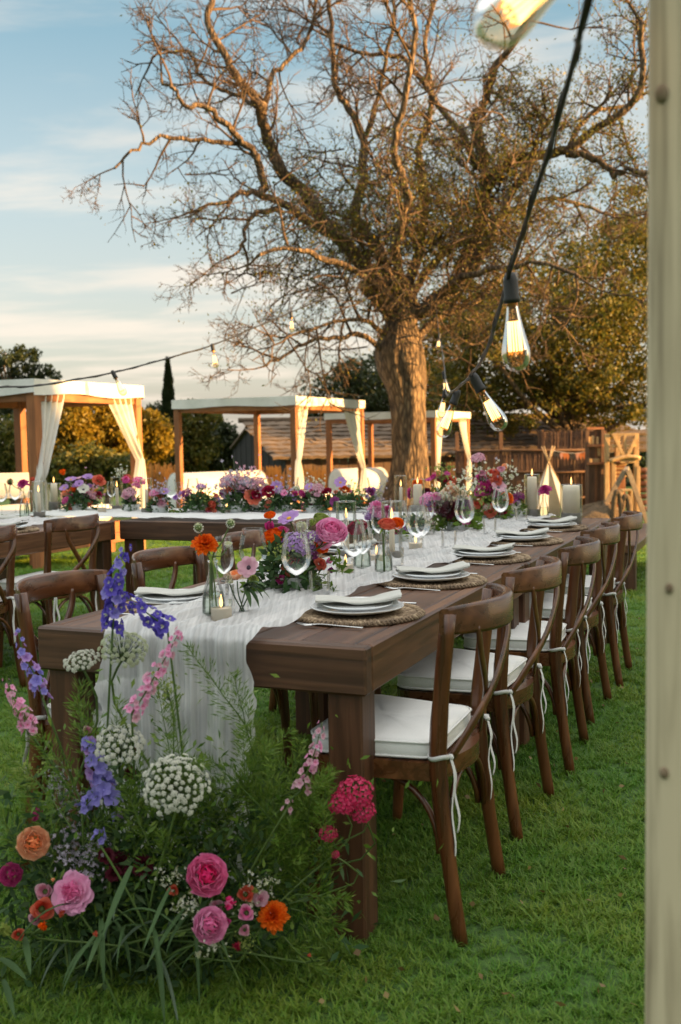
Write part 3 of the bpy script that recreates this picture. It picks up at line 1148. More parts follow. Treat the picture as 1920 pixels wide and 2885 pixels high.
def frame_and_mound():
    d = 18.6
    a, l, r = at(1766, 1330, d=d), at(1733, 1385, d=d), at(1826, 1438, d=d)
    zg = gz(d)
    m = woodmat('grey_board', [(0.36, (0.13, 0.09, 0.055)), (0.55, (0.22, 0.16, 0.10)), (0.75, (0.30, 0.23, 0.15))], (4, 4, 4), rough=0.8)
    t = thing('swing_frame', 'grey wooden A frame in front of the playhouse', 'frame', (0, 0, 0))
    MB().beam((a.x + 0.02, d - 0.02, a.z + .03), (r.x, d - 0.02, zg), 0.085, 0.04, 0.004, up=(0, 1, 0)).build('leg', m, t)
    k = (a.z - zg) / (a.z - l.z)
    MB().beam((a.x - 0.02, d + 0.03, a.z + .03), (a.x - (a.x - l.x) * k, d + 0.03, zg), 0.085, 0.04, 0.004, up=(0, 1, 0)).build('leg', m, t)
    MB().beam((a.x, d + 0.05, a.z), (a.x + 0.5, d + 1.8, a.z), 0.08, 0.08, 0.005).build('top_beam', m, t)
    # earth and straw mound
    d = 18.2
    zg = gz(d)
    t = thing('straw_mound', 'low brown straw mound on the grass beside the playhouse', 'mound', (at(1690, 1440, d=d).x, d + 0.3, zg))
    ms = plain('straw', (0.16, 0.105, 0.055), 0.95, (0.075, 0.05, 0.028), 30, bmp=0.9, bdist=0.03)

    def fn(u, v):
        a_ = 2 * PI * u
        rr = 0.66 * (1 - v) ** 0.8
        z = 0.42 * v ** 0.55
        n_ = 1 + 0.22 * noise.noise((math.cos(a_) * 2, math.sin(a_) * 2, v * 2 + 5))
        return (rr * math.cos(a_) * n_ * 0.95 + 0.12 * v, rr * math.sin(a_) * n_ * 0.7, z * n_ - 0.02)
    MB().sheet(fn, 36, 10).build('straw', ms, t)
    # straw rope hoops
    t = thing('straw_hoops', 'pair of straw rope hoops standing beside the brown mound', 'hoops', (0, 0, zg))
    for (pa, pb, top) in ((1728, 1752, 1385), (1752, 1775, 1398)):
        xa, xb = at(pa, 1440, d=d).x, at(pb, 1440, d=d).x
        zt = at(pa, top, d=d).z - zg
        pts = [((xa + xb) / 2 - (xb - xa) / 2 * math.cos(k * PI / 14), d, zt * math.sin(k * PI / 14) ** 0.8) for k in range(15)]
        MB().tube(pts, [0.05 + 0.008 * math.sin(k * 2.4) for k in range(15)], 8).build('hoop', ms, t)


frame_and_mound()


# ------------------------------------------------------------------ trees
M_bark = None


def barkmat():
    m, nt, b = nodes('bark')
    f = tex_noise(nt, 5.0, 8, (2.2, 2.2, 0.55), dist=0.8)
    v = nt.nodes.new('ShaderNodeTexVoronoi')
    v.feature = 'DISTANCE_TO_EDGE'
    v.inputs['Scale'].default_value = 9.0
    tcn = nt.nodes.new('ShaderNodeTexCoord')
    mp = nt.nodes.new('ShaderNodeMapping')
    mp.inputs['Scale'].default_value = (1.6, 1.6, 0.42)
    nt.links.new(tcn.outputs['Object'], mp.inputs[0])
    nt.links.new(mp.outputs[0], v.inputs['Vector'])
    ma = nt.nodes.new('ShaderNodeMath')
    ma.operation = 'MULTIPLY_ADD'
    nt.links.new(v.outputs['Distance'], ma.inputs[0])
    ma.inputs[1].default_value = 1.1
    nt.links.new(f, ma.inputs[2])
    nt.links.new(ramp(nt, ma.outputs[0], [(0.4, (0.030, 0.020, 0.013)), (0.65, (0.110, 0.072, 0.042)), (0.95, (0.26, 0.175, 0.100))]), b.inputs['Base Color'])
    b.inputs['Roughness'].default_value = 0.95
    bump(nt, b, ma.outputs[0], 0.9, 0.05)
    MATS['bark'] = m
    return m


M_bark = barkmat()
M_twig = plain('twig_bark', (0.135, 0.080, 0.038), 0.9, (0.048, 0.029, 0.016), 3)
M_cut = plain('sawn_wood', (0.60, 0.40, 0.22), 0.7)
M_olive = leafmat('almond_leaf', [(0.085, 0.105, 0.018), (0.17, 0.16, 0.024), (0.070, 0.088, 0.016), (0.28, 0.20, 0.028)], 0.5)


def catmull(P, per=4):
    P = [Vector(p) for p in P]
    out = []
    for i in range(len(P) - 1):
        p0, p1, p2, p3 = P[max(i - 1, 0)], P[i], P[i + 1], P[min(i + 2, len(P) - 1)]
        for k in range(per):
            t = k / per
            out.append(0.5 * ((2 * p1) + (p2 - p0) * t + (2 * p0 - 5 * p1 + 4 * p2 - p3) * t * t + (3 * p1 - p0 - 3 * p2 + p3) * t ** 3))
    out.append(P[-1])
    return out


def old_tree():
    D = 20.0
    t = thing('old_almond_tree', 'big gnarled old tree with bare twiggy crown behind the tables', 'tree', (0, 0, 0))
    P = lambda px, py, dd=0.0: at(px, py, d=D + dd)
    zg = gz(D)
    # trunk: burls and a waist, built as a ring mesh
    prof = [(1148, 1420, 74), (1147, 1385, 62), (1150, 1340, 53), (1152, 1280, 49), (1152, 1210, 49), (1150, 1140, 49), (1146, 1085, 58), (1136, 1035, 68), (1128, 990, 70), (1130, 950, 58), (1134, 915, 48), (1138, 870, 38), (1142, 830, 34), (1148, 800, 30)]
    pts, rad = [], []
    for x, y, r in prof:
        pts.append(P(x, y))
        rad.append(r * D / FPX)
    pts = catmull(pts, 5)
    rr = np.interp(np.linspace(0, len(prof) - 1, len(pts)), range(len(prof)), rad)
    mb = MB()
    mb.tube(pts, list(rr), 40)
    for i, v in enumerate(mb.v):
        ring = min(i // 40, len(pts) - 1)
        c = pts[ring]
        dv = Vector(v) - c
        a = math.atan2(dv.y, dv.x)
        z = v[2]
        n1 = noise.noise((math.cos(a) * 1.3, math.sin(a) * 1.3, z * 0.7 + 4))
        n2 = noise.noise((math.cos(a) * 3.2, math.sin(a) * 3.2, z * 0.6 + 9))
        n3 = noise.noise((math.cos(a) * 9, math.sin(a) * 9, z * 2.2))
        k = 1 + 0.16 * n1 + 0.14 * n2 + 0.07 * n3
        mb.v[i] = tuple(c + dv * k)
    mb.build('trunk', M_bark, t)

    limbs = [
        # px, py, depth offset; radius in px at the start
        ([(1118, 905, 0), (1085, 860, -.2), (1050, 825, -.4), (1026, 806, -.5)], 25, 19),
        ([(1125, 880, 0), (1060, 800, .3), (985, 700, .5), (905, 610, .6), (860, 545, .5), (800, 492, .3), (762, 420, .2), (741, 345, 0), (730, 290, -.2), (688, 240, -.3), (640, 165, -.4), (585, 60, -.4), (600, -10, -.4), (590, -120, -.4)], 26, 7),
        ([(960, 670, .3), (881, 630, .1), (796, 572, -.2), (728, 545, -.4), (673, 545, -.6), (636, 569, -.8), (545, 590, -1.0)], 15, 4),
        ([(736, 548, -.4), (743, 525, -.4), (734, 471, -.5), (710, 422, -.6), (667, 379, -.8), (612, 330, -1.0), (563, 291, -1.1), (532, 306, -1.2), (497, 257, -1.3), (450, 225, -1.4)], 13, 4),
        ([(673, 404, -.6), (600, 402, -.9), (490, 389, -1.2), (422, 398, -1.4), (361, 435, -1.6), (318, 476, -1.7)], 7, 3),
        ([(783, 588, -.2), (722, 603, -.4), (692, 649, -.6), (679, 698, -.8), (640, 735, -.9)], 9, 3),
        ([(722, 300, -.2), (680, 268, .2), (640, 262, .4), (570, 225, .6), (540, 150, .8), (480, 148, 1.0), (440, 120, 1.1)], 8, 3),
        ([(741, 345, 0), (760, 235, .5), (800, 180, .7), (860, 120, .8), (880, 60, .9), (900, -40, 1.0)], 9, 4),
        ([(1138, 850, .1), (1060, 700, .8), (1000, 610, 1.0), (1018, 530, 1.1), (1024, 400, 1.2), (985, 310, 1.3), (945, 240, 1.3), (935, 100, 1.4), (920, -30, 1.4)], 20, 6),
        ([(1024, 400, 1.2), (1060, 300, .9), (1080, 200, .7), (1110, 60, .4), (1100, -60, .3)], 8, 4),
        ([(1160, 890, 0), (1222, 853, -.2), (1294, 790, -.3), (1361, 701, -.4), (1400, 640, -.5), (1440, 540, -.5), (1500, 470, -.6)], 24, 10),
        ([(1300, 760, .2), (1350, 640, .6), (1366, 560, .6), (1370, 490, .5), (1352, 398, .4), (1336, 335, .3), (1364, 294, .2), (1390, 200, 0), (1440, 130, -.2), (1500, 40, -.4), (1530, -60, -.5)], 23, 7),
        ([(1366, 530, .5), (1405, 490, .2), (1450, 452, 0), (1523, 434, -.3), (1597, 422, -.6), (1676, 367, -.8), (1756, 312, -1.0), (1798, 269, -1.2), (1812, 170, -1.3), (1800, 60, -1.4)], 18, 7),
        ([(1597, 432, -.6), (1658, 441, -.8), (1710, 470, -.9), (1731, 496, -1.0), (1770, 478, -1.1), (1830, 490, -1.3), (1900, 470, -1.5)], 11, 5),
        ([(1606, 410, -.6), (1640, 345, -.4), (1690, 310, -.2), (1760, 300, 0), (1850, 240, .2)], 8, 4),
        ([(1345, 470, .4), (1303, 380, .9), (1235, 294, 1.2), (1165, 195, 1.4), (1125, 159, 1.5), (1050, 150, 1.6), (960, 132, 1.8), (900, 90, 2.0)], 12, 4),
        ([(1250, 820, -.3), (1290, 790, -.9), (1352, 765, -1.2), (1437, 753, -1.6), (1511, 740, -1.9), (1640, 780, -2.2)], 12, 4),
        ([(1075, 985, -.2), (1020, 945, -.6), (960, 950, -.9), (880, 960, -1.2), (800, 1000, -1.5), (742, 1035, -1.6)], 9, 3),
        ([(1080, 940, -.2), (1030, 905, -.7), (965, 905, -1.0), (880, 925, -1.4), (790, 950, -1.6)], 8, 3),
        ([(1172, 960, .1), (1225, 905, .4), (1330, 850, .7), (1430, 770, 1.0), (1520, 700, 1.2)], 13, 4),
        ([(1140, 820, .3), (1180, 700, 1.4), (1200, 560, 2.0), (1180, 420, 2.4), (1220, 300, 2.6), (1200, 120, 2.8), (1230, -20, 2.9)], 17, 6),
        ([(1135, 830, -.3), (1120, 700, -1.3), (1150, 560, -1.9), (1110, 430, -2.3), (1140, 280, -2.6), (1170, 120, -2.8), (1150, -30, -2.9)], 15, 5),
        ([(1110, 840, -.2), (1000, 760, -1.2), (900, 720, -1.8), (800, 700, -2.2), (720, 720, -2.5)], 11, 4),
        ([(1160, 830, .2), (1260, 700, 1.6), (1420, 600, 2.4), (1560, 560, 2.8), (1680, 590, 3.0)], 14, 5),
    ]
    tw = MB()
    heads = []

    def grow(p, d, length, r, level):
        n = 5 if level < 2 else 3
        q = [Vector(p)]
        dd = Vector(d).normalized()
        for k in range(n):
            dd = (dd + Vector((random.gauss(0, .17), random.gauss(0, .17), random.gauss(0.03, .15)))).normalized()
            q.append(q[-1] + dd * (length / n))
        tw.tube(q, [r * (1 - 0.65 * k / n) for k in range(n + 1)], 5 if level < 1 else 3, cap=False)
        heads.append(q[-1])
        if level >= 3: return
        kids = {0: 6, 1: 5, 2: 3}[level]
        for c in range(kids):
            u = random.uniform(0.2, 1.0)
            i = min(int(u * n), n - 1)
            b = q[i].lerp(q[i + 1], u * n - i)
            ax = (q[i + 1] - q[i]).normalized()
            side = Vector((random.gauss(0, 1), random.gauss(0, 1), random.gauss(0.0, 1)))
            side = (side - ax * side.dot(ax)).normalized()
            nd = ax * random.uniform(0.35, 0.9) + side * random.uniform(0.6, 1.0) + Vector((0, 0, random.uniform(-0.25, 0.2)))
            grow(b, nd, length * random.uniform(0.38, 0.68) * (1.0 if level < 2 else 0.8), max(r * random.uniform(0.48, 0.66), 0.0058), level + 1)
    for li, (pp, r0, r1) in enumerate(limbs):
        pts = [P(*q) for q in pp]
        pts = catmull(pts, 4)
        for i in range(2, len(pts)):
            pts[i] = pts[i] + Vector((random.gauss(0, .02), random.gauss(0, .03), random.gauss(0, .02)))
        n = len(pts)
        s = D / FPX
        rad = [(r0 + (r1 - r0) * (k / (n - 1)) ** 0.8) * s * random.uniform(0.92, 1.08) for k in range(n)]
        mb = MB()
        mb.tube(pts, rad, 10)
        lo = mb.build('limb', M_bark, t)
        if li == 0:
            dd = (pts[-1] - pts[-2]).normalized()
            MB().tube([pts[-1] + dd * 0.002, pts[-1] + dd * 0.012], rad[-1] * 0.93, 14).build('sawn_end', M_cut, lo)
            continue
        acc = 0.0
        for i in range(2, n - 1):
            seg = (pts[i + 1] - pts[i]).length
            acc += seg * (2.6 if r0 > 10 else 3.4) * (0.52 if pp[-1][0] < 760 and pp[-1][1] > 0 else 1.0)
            while acc > 1:
                acc -= 1
                ax = (pts[i + 1] - pts[i]).normalized()
                side = Vector((random.gauss(0, 1), random.gauss(0, .9), random.gauss(0.15, 1)))
                side = (side - ax * side.dot(ax)).normalized()
                b = pts[i].lerp(pts[i + 1], random.random())
                grow(b, ax * random.uniform(0.2, 0.8) + side, random.uniform(0.7, 1.5), random.uniform(0.020, 0.032), 0 if random.random() < 0.66 else 1)
        grow(pts[-1], pts[-1] - pts[-2], 0.75 if pp[-1][0] < 640 else 1.0, rad[-1] * 0.8, 0)
    # hanging tangle low in the middle of the crown
    for k in range(210):
        px, py = random.gauss(1190, 230), random.gauss(660, 150)
        b = P(px, py, random.gauss(0, 1.2))
        grow(b, Vector((random.gauss(0, 1), random.gauss(0, 1), random.gauss(-.1, .8))), random.uniform(0.7, 1.5), 0.020, 1)
    o = tw.build('twigs', M_twig, t, kind='stuff')
    # sparse small leaves, most of them low in the crown
    H = np.array([tuple(h) for h in heads])
    c0 = np.array(tuple(P(1090, 640, 0)))
    c1_ = np.array(tuple(P(1620, 380, 0)))
    d2 = (((H - c0) / np.array([2.5, 2.8, 1.7])) ** 2).sum(1)
    d3 = (((H - c1_) / np.array([2.0, 3.0, 2.3])) ** 2).sum(1)
    w = np.exp(-d2 * 1.1) + 0.85 * np.exp(-d3) + 0.005
    w /= w.sum()
    idx = rng.choice(len(H), 38000, p=w)
    C = H[idx] + rng.normal(size=(38000, 3)) * 0.12
    quads('foliage', leaf_quads(C, 0.062, 0.030), M_olive, t, 'stuff')
    print('twig faces', len(tw.f), 'heads', len(heads))


old_tree()


def leafy(name, label, cat, base, trunk_r, blobs, nleaf, leaf, mat_, limbs_to=8, trunk_top=None, clump=0.35, group=None, seed=0, cl=None):
    """A tree in leaf: tapered trunk, limbs into the crown, and leaves gathered in clumps near the crown's surface.
    blobs: (centre, radii) ellipsoids that make up the crown."""
    rnd = random.Random(seed)
    g = np.random.default_rng(seed + 40)
    t = thing(name, label, cat, (0, 0, 0), 0, group)
    base = Vector(base)
    top = Vector(trunk_top) if trunk_top else Vector(blobs[0][0])
    mid = base.lerp(top, 0.5) + Vector((rnd.uniform(-.1, .1), rnd.uniform(-.1, .1), 0))
    MB().tube(catmull([base - Vector((0, 0, .1)), base + Vector((0, 0, .25)), mid, top], 4), [trunk_r * (1.25 - 0.085 * k) for k in range(13)], 10).build('trunk', M_bark, t)
    vol = np.array([b[1][0] * b[1][1] * b[1][2] for b in blobs]) ** 0.7
    vol /= vol.sum()
    if limbs_to:
        br = MB()
        for k in range(limbs_to):
            c, r = blobs[g.choice(len(blobs), p=vol)]
            v = Vector(g.normal(size=3)).normalized()
            e = Vector(c) + Vector((v.x * r[0], v.y * r[1], v.z * r[2])) * 0.8
            s_ = base.lerp(top, rnd.uniform(0.55, 1.0))
            m_ = s_.lerp(e, 0.5) + Vector((0, 0, -0.1 * (e - s_).length))
            br.tube(catmull([s_, m_, e], 3), [trunk_r * 0.45 * (1 - 0.13 * q) for q in range(7)], 5, cap=False)
        br.build('limbs', M_bark, t)
    # clump centres near the surface of the ellipsoids, then leaves about each clump
    ncl = cl or max(20, nleaf // 90)
    which = g.choice(len(blobs), ncl, p=vol)
    cs, rs = [], []
    for w_ in which:
        c, r = blobs[w_]
        v = g.normal(size=3)
        v /= np.linalg.norm(v)
        k = g.uniform(0.25, 1.0) ** 0.45
        cs.append(np.array(c) + v * np.array(r) * k)
        rs.append(clump * g.uniform(0.5, 1.3) * (sum(r) / 3) ** 0.5)
    cs, rs = np.array(cs), np.array(rs)
    i = g.integers(0, ncl, nleaf)
    off = g.normal(size=(nleaf, 3))
    off /= np.linalg.norm(off, axis=1, keepdims=True)
    off *= (g.uniform(0, 1, nleaf) ** 0.5)[:, None]
    C = cs[i] + off * rs[i][:, None] * np.array([1.0, 1.0, 0.8])
    quads('foliage', leaf_quads(C, leaf, leaf * 0.5), mat_, t, 'stuff')
    return t


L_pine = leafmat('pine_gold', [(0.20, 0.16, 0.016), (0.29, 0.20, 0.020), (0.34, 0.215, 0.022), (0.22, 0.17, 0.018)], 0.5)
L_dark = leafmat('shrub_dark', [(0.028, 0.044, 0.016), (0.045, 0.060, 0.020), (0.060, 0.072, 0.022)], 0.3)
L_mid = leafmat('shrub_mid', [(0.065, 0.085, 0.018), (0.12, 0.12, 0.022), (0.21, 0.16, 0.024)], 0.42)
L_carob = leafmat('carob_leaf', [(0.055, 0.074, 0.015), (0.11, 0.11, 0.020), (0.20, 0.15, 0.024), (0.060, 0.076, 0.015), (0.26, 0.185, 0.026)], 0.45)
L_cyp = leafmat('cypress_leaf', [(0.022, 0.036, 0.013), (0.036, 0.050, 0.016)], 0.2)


def blob(px, py, d, rx, ry, rd):
    """Ellipsoid seen at a pixel with its half sizes in photo pixels, at the distance d."""
    s = d / FPX
    c = at(px, py, d=d)
    return (tuple(c), (rx * s, rd, ry * s))


def on_ground(px, d):
    p_ = at(px, 1400, d=d)
    return (p_.x, d, gz(d))


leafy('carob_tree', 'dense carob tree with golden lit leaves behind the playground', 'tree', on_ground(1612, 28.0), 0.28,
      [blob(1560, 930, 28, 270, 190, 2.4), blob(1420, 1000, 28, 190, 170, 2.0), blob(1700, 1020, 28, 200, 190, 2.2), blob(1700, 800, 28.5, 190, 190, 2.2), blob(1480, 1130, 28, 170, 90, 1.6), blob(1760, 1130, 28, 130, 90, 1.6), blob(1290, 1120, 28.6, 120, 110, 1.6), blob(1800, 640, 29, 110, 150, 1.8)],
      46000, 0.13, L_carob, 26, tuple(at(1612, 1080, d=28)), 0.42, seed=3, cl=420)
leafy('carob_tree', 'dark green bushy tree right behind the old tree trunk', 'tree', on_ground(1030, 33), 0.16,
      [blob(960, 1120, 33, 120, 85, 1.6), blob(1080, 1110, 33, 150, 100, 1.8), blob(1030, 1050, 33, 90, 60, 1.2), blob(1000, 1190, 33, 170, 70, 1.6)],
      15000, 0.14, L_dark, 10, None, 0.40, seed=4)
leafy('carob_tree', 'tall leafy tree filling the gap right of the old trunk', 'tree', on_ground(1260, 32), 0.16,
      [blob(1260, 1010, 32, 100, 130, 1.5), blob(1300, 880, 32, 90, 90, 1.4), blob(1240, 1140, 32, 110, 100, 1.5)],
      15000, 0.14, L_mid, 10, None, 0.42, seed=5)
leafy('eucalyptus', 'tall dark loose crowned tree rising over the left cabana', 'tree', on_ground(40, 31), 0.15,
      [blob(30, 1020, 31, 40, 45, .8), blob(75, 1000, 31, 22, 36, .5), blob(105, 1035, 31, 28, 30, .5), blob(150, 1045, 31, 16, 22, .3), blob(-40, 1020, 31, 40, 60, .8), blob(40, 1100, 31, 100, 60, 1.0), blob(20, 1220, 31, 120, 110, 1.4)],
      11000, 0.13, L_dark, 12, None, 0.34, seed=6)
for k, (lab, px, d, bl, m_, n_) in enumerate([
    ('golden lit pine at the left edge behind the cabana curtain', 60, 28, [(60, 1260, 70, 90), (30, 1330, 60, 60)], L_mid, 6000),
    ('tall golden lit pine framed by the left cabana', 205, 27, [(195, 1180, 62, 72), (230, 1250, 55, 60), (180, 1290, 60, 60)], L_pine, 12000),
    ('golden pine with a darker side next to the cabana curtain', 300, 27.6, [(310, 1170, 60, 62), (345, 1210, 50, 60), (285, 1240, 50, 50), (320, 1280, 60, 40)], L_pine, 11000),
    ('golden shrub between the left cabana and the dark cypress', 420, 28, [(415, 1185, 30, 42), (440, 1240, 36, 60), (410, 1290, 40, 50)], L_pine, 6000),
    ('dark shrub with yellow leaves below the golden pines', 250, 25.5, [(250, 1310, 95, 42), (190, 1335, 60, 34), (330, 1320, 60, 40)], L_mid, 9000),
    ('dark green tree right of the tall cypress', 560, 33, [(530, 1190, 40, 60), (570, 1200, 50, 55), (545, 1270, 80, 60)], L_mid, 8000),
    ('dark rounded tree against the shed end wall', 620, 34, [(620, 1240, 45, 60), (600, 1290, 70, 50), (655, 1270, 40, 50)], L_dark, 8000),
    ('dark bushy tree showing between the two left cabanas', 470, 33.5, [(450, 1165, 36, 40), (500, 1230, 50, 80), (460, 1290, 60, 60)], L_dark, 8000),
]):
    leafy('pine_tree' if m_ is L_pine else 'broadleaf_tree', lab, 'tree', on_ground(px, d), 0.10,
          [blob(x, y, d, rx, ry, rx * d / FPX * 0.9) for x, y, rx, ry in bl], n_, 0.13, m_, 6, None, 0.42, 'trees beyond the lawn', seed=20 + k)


def cypress(label, px, ptop, pw, d, n):
    t = thing('cypress_tree', label, 'tree', (0, 0, 0), 0, 'dark cypresses beyond the lawn')
    b = Vector(on_ground(px, d))
    zt = at(px, ptop, d=d).z
    h = zt - b.z
    r = pw / 2 * d / FPX
    MB().tube([b, b + Vector((0, 0, h * 0.5)), b + Vector((0, 0, h * 0.9))], [0.12, 0.07, 0.02], 7).build('trunk', M_bark, t)
    u = rng.uniform(0, 1, n) ** 0.8
    prof = np.interp(u, [0, .08, .3, .6, .85, 1.0], [.55, .9, 1.0, .82, .45, .06])
    a = rng.uniform(0, 2 * PI, n)
    k = rng.uniform(0.4, 1.0, n) ** 0.4 * (1 + 0.16 * np.sin(a * 5 + u * 22) + 0.1 * np.sin(u * 60))
    C = np.stack([b.x + r * prof * k * np.cos(a), b.y + r * prof * k * np.sin(a), b.z + 0.15 + u * (h - 0.1)], 1)
    dirs = np.stack([0.35 * np.cos(a), 0.35 * np.sin(a), np.ones(n)], 1) + rng.normal(size=(n, 3)) * 0.25
    quads('foliage', leaf_quads(C, 0.16, 0.07, dirs), L_cyp, t, 'stuff')


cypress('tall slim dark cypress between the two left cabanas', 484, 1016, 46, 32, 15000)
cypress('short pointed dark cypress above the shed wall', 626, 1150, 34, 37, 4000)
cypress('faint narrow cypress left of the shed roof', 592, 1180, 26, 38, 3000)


# far hedge behind everything, closing the view between the trees
def far_hedge():
    n = 26000
    x = rng.uniform(-26, 30, n)
    top = 1.5 + 0.8 * np.sin(x * 0.5) + 0.5 * np.sin(x * 1.7 + 1)
    z = gz(44) + rng.uniform(0, 1, n) * (top - gz(44)) * 0.9
    C = np.stack([x, 44 + rng.normal(size=n) * 1.0, z], 1)
    o = quads('far_hedge_foliage', leaf_quads(C, 0.34, 0.2), L_dark, None, 'stuff')
    tag(o, 'dark far hedge closing the field behind the shed and pines', 'hedge')


far_hedge()


def tall_grass(label, px, py, d, n, hpx, wpx):
    """Ornamental grass: thin arching blades with feathery ends."""
    zg = gz(d)
    b = at(px, 1400, d=d)
    h = hpx * d / FPX
    w = wpx * d / FPX
    m = leafmat('dry_grass', [(0.30, 0.15, 0.045), (0.38, 0.20, 0.06), (0.24, 0.13, 0.05)], 0.4)
    a = rng.uniform(0, 2 * PI, n)
    ln = rng.uniform(0.2, 1.0, n)
    bx, by = b.x + rng.normal(size=n) * w * 0.22, d + rng.normal(size=n) * w * 0.2
    tx, ty = bx + np.cos(a) * w * 0.6 * ln, by + np.sin(a) * w * 0.6 * ln
    tz = zg + (at(px, py, d=d).z - zg) * rng.uniform(0.7, 1.05, n)
    th = 0.012
    V = np.zeros((n, 4, 3))
    V[:, 0] = np.stack([bx - th, by, np.full(n, zg)], 1)
    V[:, 1] = np.stack([bx + th, by, np.full(n, zg)], 1)
    V[:, 2] = np.stack([tx + th * .7, ty, tz], 1)
    V[:, 3] = np.stack([tx - th * .7, ty, tz], 1)
    t = thing('feather_grass', label, 'grass clump', (0, 0, 0), 0, 'tall dry grasses at the lawn edge')
    quads('blades', V, m, t, 'stuff')


tall_grass('tall rust feather grass beside the cypress and cabana post', 462, 1310, 22.5, 260, 90, 80)
tall_grass('bright orange feather grass next to the long bolster', 768, 1318, 24.5, 260, 60, 50)
tall_grass('rust feather grass before the shed between two cabana posts', 890, 1322, 24.8, 260, 60, 70)

# ------------------------------------------------------------------ tables
TX, TY = 0.0552, 2.5356
HT = 0.76


def T(u, v, z=0.0):
    """Table grid: u to the left of the long table's near right corner, v along it."""
    return Vector((TX, TY, z)) + GU * u + GV * v


def TL(u, v, z=0.0):
    return (-u, v, z)


def wood_table(label, u0, v0, du, dv, lengthwise=True, planks=6, inset=0.02):
    """Plank table with a deep edge board all round and four square legs; its near right corner is at u0, v0."""
    t = thing('wooden_table', label, 'table', tuple(T(u0, v0)), -TH, 'long plank tables of the dinner')
    ap, th = 0.122, 0.045
    z = HT - ap / 2
    MB().box((-du / 2, th / 2, z), (du, th, ap), 0.006).build('edge_board', M_table_x, t)
    MB().box((-du / 2, dv - th / 2, z), (du, th, ap), 0.006).build('edge_board', M_table_x, t)
    for x in (-th / 2, -du + th / 2):
        MB().box((x, dv / 2, z), (th, dv - 2 * th - 0.001, ap), 0.006).build('edge_board', M_table_y, t)
    gap = 0.003
    if lengthwise:
        w = (du - 2 * th) / planks
        for k in range(planks):
            MB().box((-th - w * (k + .5), dv / 2, HT - 0.018 - 0.001 * (k % 2)), (w - gap, dv - 2 * th - 0.004, 0.034), 0.003).build('plank', M_table_y, t)
    else:
        w = (dv - 2 * th) / planks
        for k in range(planks):
            MB().box((-du / 2, th + w * (k + .5), HT - 0.018 - 0.001 * (k % 2)), (du - 2 * th - 0.004, w - gap, 0.034), 0.003).build('plank', M_table_x, t)
    s = 0.094
    for x in (-inset - s / 2, -du + inset + s / 2):
        for y in (inset + s / 2, dv - inset - s / 2):
            MB().box((x, y, (HT - ap) / 2 - 0.005), (s, s, HT - ap + 0.01), 0.005).build('leg', M_table_z, t)
    return t


WM = 0.992
wood_table('dark plank table nearest the camera with white gauze hanging over its end', 0, 0, WM, 1.755)
wood_table('dark plank table joined to the far end of the nearest table', -0.012, 1.762, WM, 2.26)
wood_table('dark plank table standing crosswise in front of the cabanas', WM + 0.012, 3.30, 1.98, 0.98, False, 6)
wood_table('dark plank table at the left edge behind the brown chairs', 3.0, 1.32, 0.98, 1.965)


def bench():
    p = at(1792, 1673, z=gz(8.2))
    t = thing('low_bench_table', 'low dark wooden table beyond the last chair beside the pale pole', 'table', (p.x, p.y, 0), -TH)
    h = at(1792, 1535, d=p.y).z
    MB().box((-0.3, 1.0, h - 0.035), (0.6, 2.0, 0.07), 0.006).build('table_top', M_table_y, t)
    for x in (-0.05, -0.55):
        for y in (0.06, 1.94):
            MB().box((x, y, (h - 0.07) / 2), (0.09, 0.09, h - 0.07), 0.005).build('leg', M_table_z, t)


bench()


# gauze runners: crumpled cloth, lying on the boards and falling over the end
def runner(label, fn_path, mat_, seed, width, n_len, n_w=34, amp=0.006, matdir='y'):
    """fn_path(s) -> (point on the grid u,v,z, across direction): the centre line of the cloth."""
    rnd = random.Random(seed)
    o1, o2 = rnd.uniform(0, 50), rnd.uniform(0, 50)

    def fn(a, b):
        c, ac, nrm, fold = fn_path(b)
        ed = 0.035 * noise.noise((b * 17 + o1, a > 0.5, 0)) + 0.02 * noise.noise((b * 47, o2, a > 0.5))
        x = (a - 0.5) * width + ed * (1 if a > 0.5 else -1) * abs(a - 0.5) * 2
        h = amp * (1.3 + noise.noise((x * 9 + o1, b * n_len * 0.10, o2)) + 0.8 * noise.noise((x * 26, b * n_len * 0.12, o1)))
        h += fold * (0.5 + 0.5 * math.sin(x * 85 + 2.2 * noise.noise((x * 5, b * 3, o2)))) * 0.016 + fold * 0.0045 * math.sin(x * 290 + 3 * noise.noise((x * 9, b * 6, o1)))
        return c + ac * x + nrm * h
    o = MB().sheet(fn, n_w, n_len).build('table_runner', mat_)
    tag(o, label, 'table runner')
    return o


def path_main(b):
    # b 0..0.24 hangs in front of the end, then runs along the table
    drop = 0.62
    if b < 0.22:
        k = b / 0.22
        z = HT + 0.006 - drop * (1 - k)
        out = 0.012 + 0.02 * (1 - k)
        c = T(0.52 + 0.015 * (1 - k), -out, z)
        return c, GU * (1.0 - 0.10 * (1 - k)), -GV, 1.0
    if b < 0.25:
        k = (b - 0.22) / 0.03
        c = T(0.52, -0.012 + 0.05 * k, HT + 0.004 + 0.006 * math.sin(PI / 2 * k))
        return c, GU, (Vector((0, 0, 1)) * k - GV * (1 - k)).normalized(), 0.5 + 0.3 * (1 - k)
    k = (b - 0.25) / 0.75
    v = 0.04 + k * 3.9
    return T(0.51 + 0.03 * math.sin(v * 2.1), v, HT + 0.008), GU, Vector((0, 0, 1)), 0.45


runner('white gauze runner along the long table hanging over its near end', path_main, M_gauze, 3, 0.47, 240, 96, 0.010)


def path_cross(b):
    u = WM + 0.05 + b * 2.85
    return T(u, 3.30 + 0.40, HT + 0.008), GV, Vector((0, 0, 1)), 0.3


runner('white gauze runner across the table in front of the cabanas', path_cross, M_gauze_y, 5, 0.74, 130, 36, 0.007)


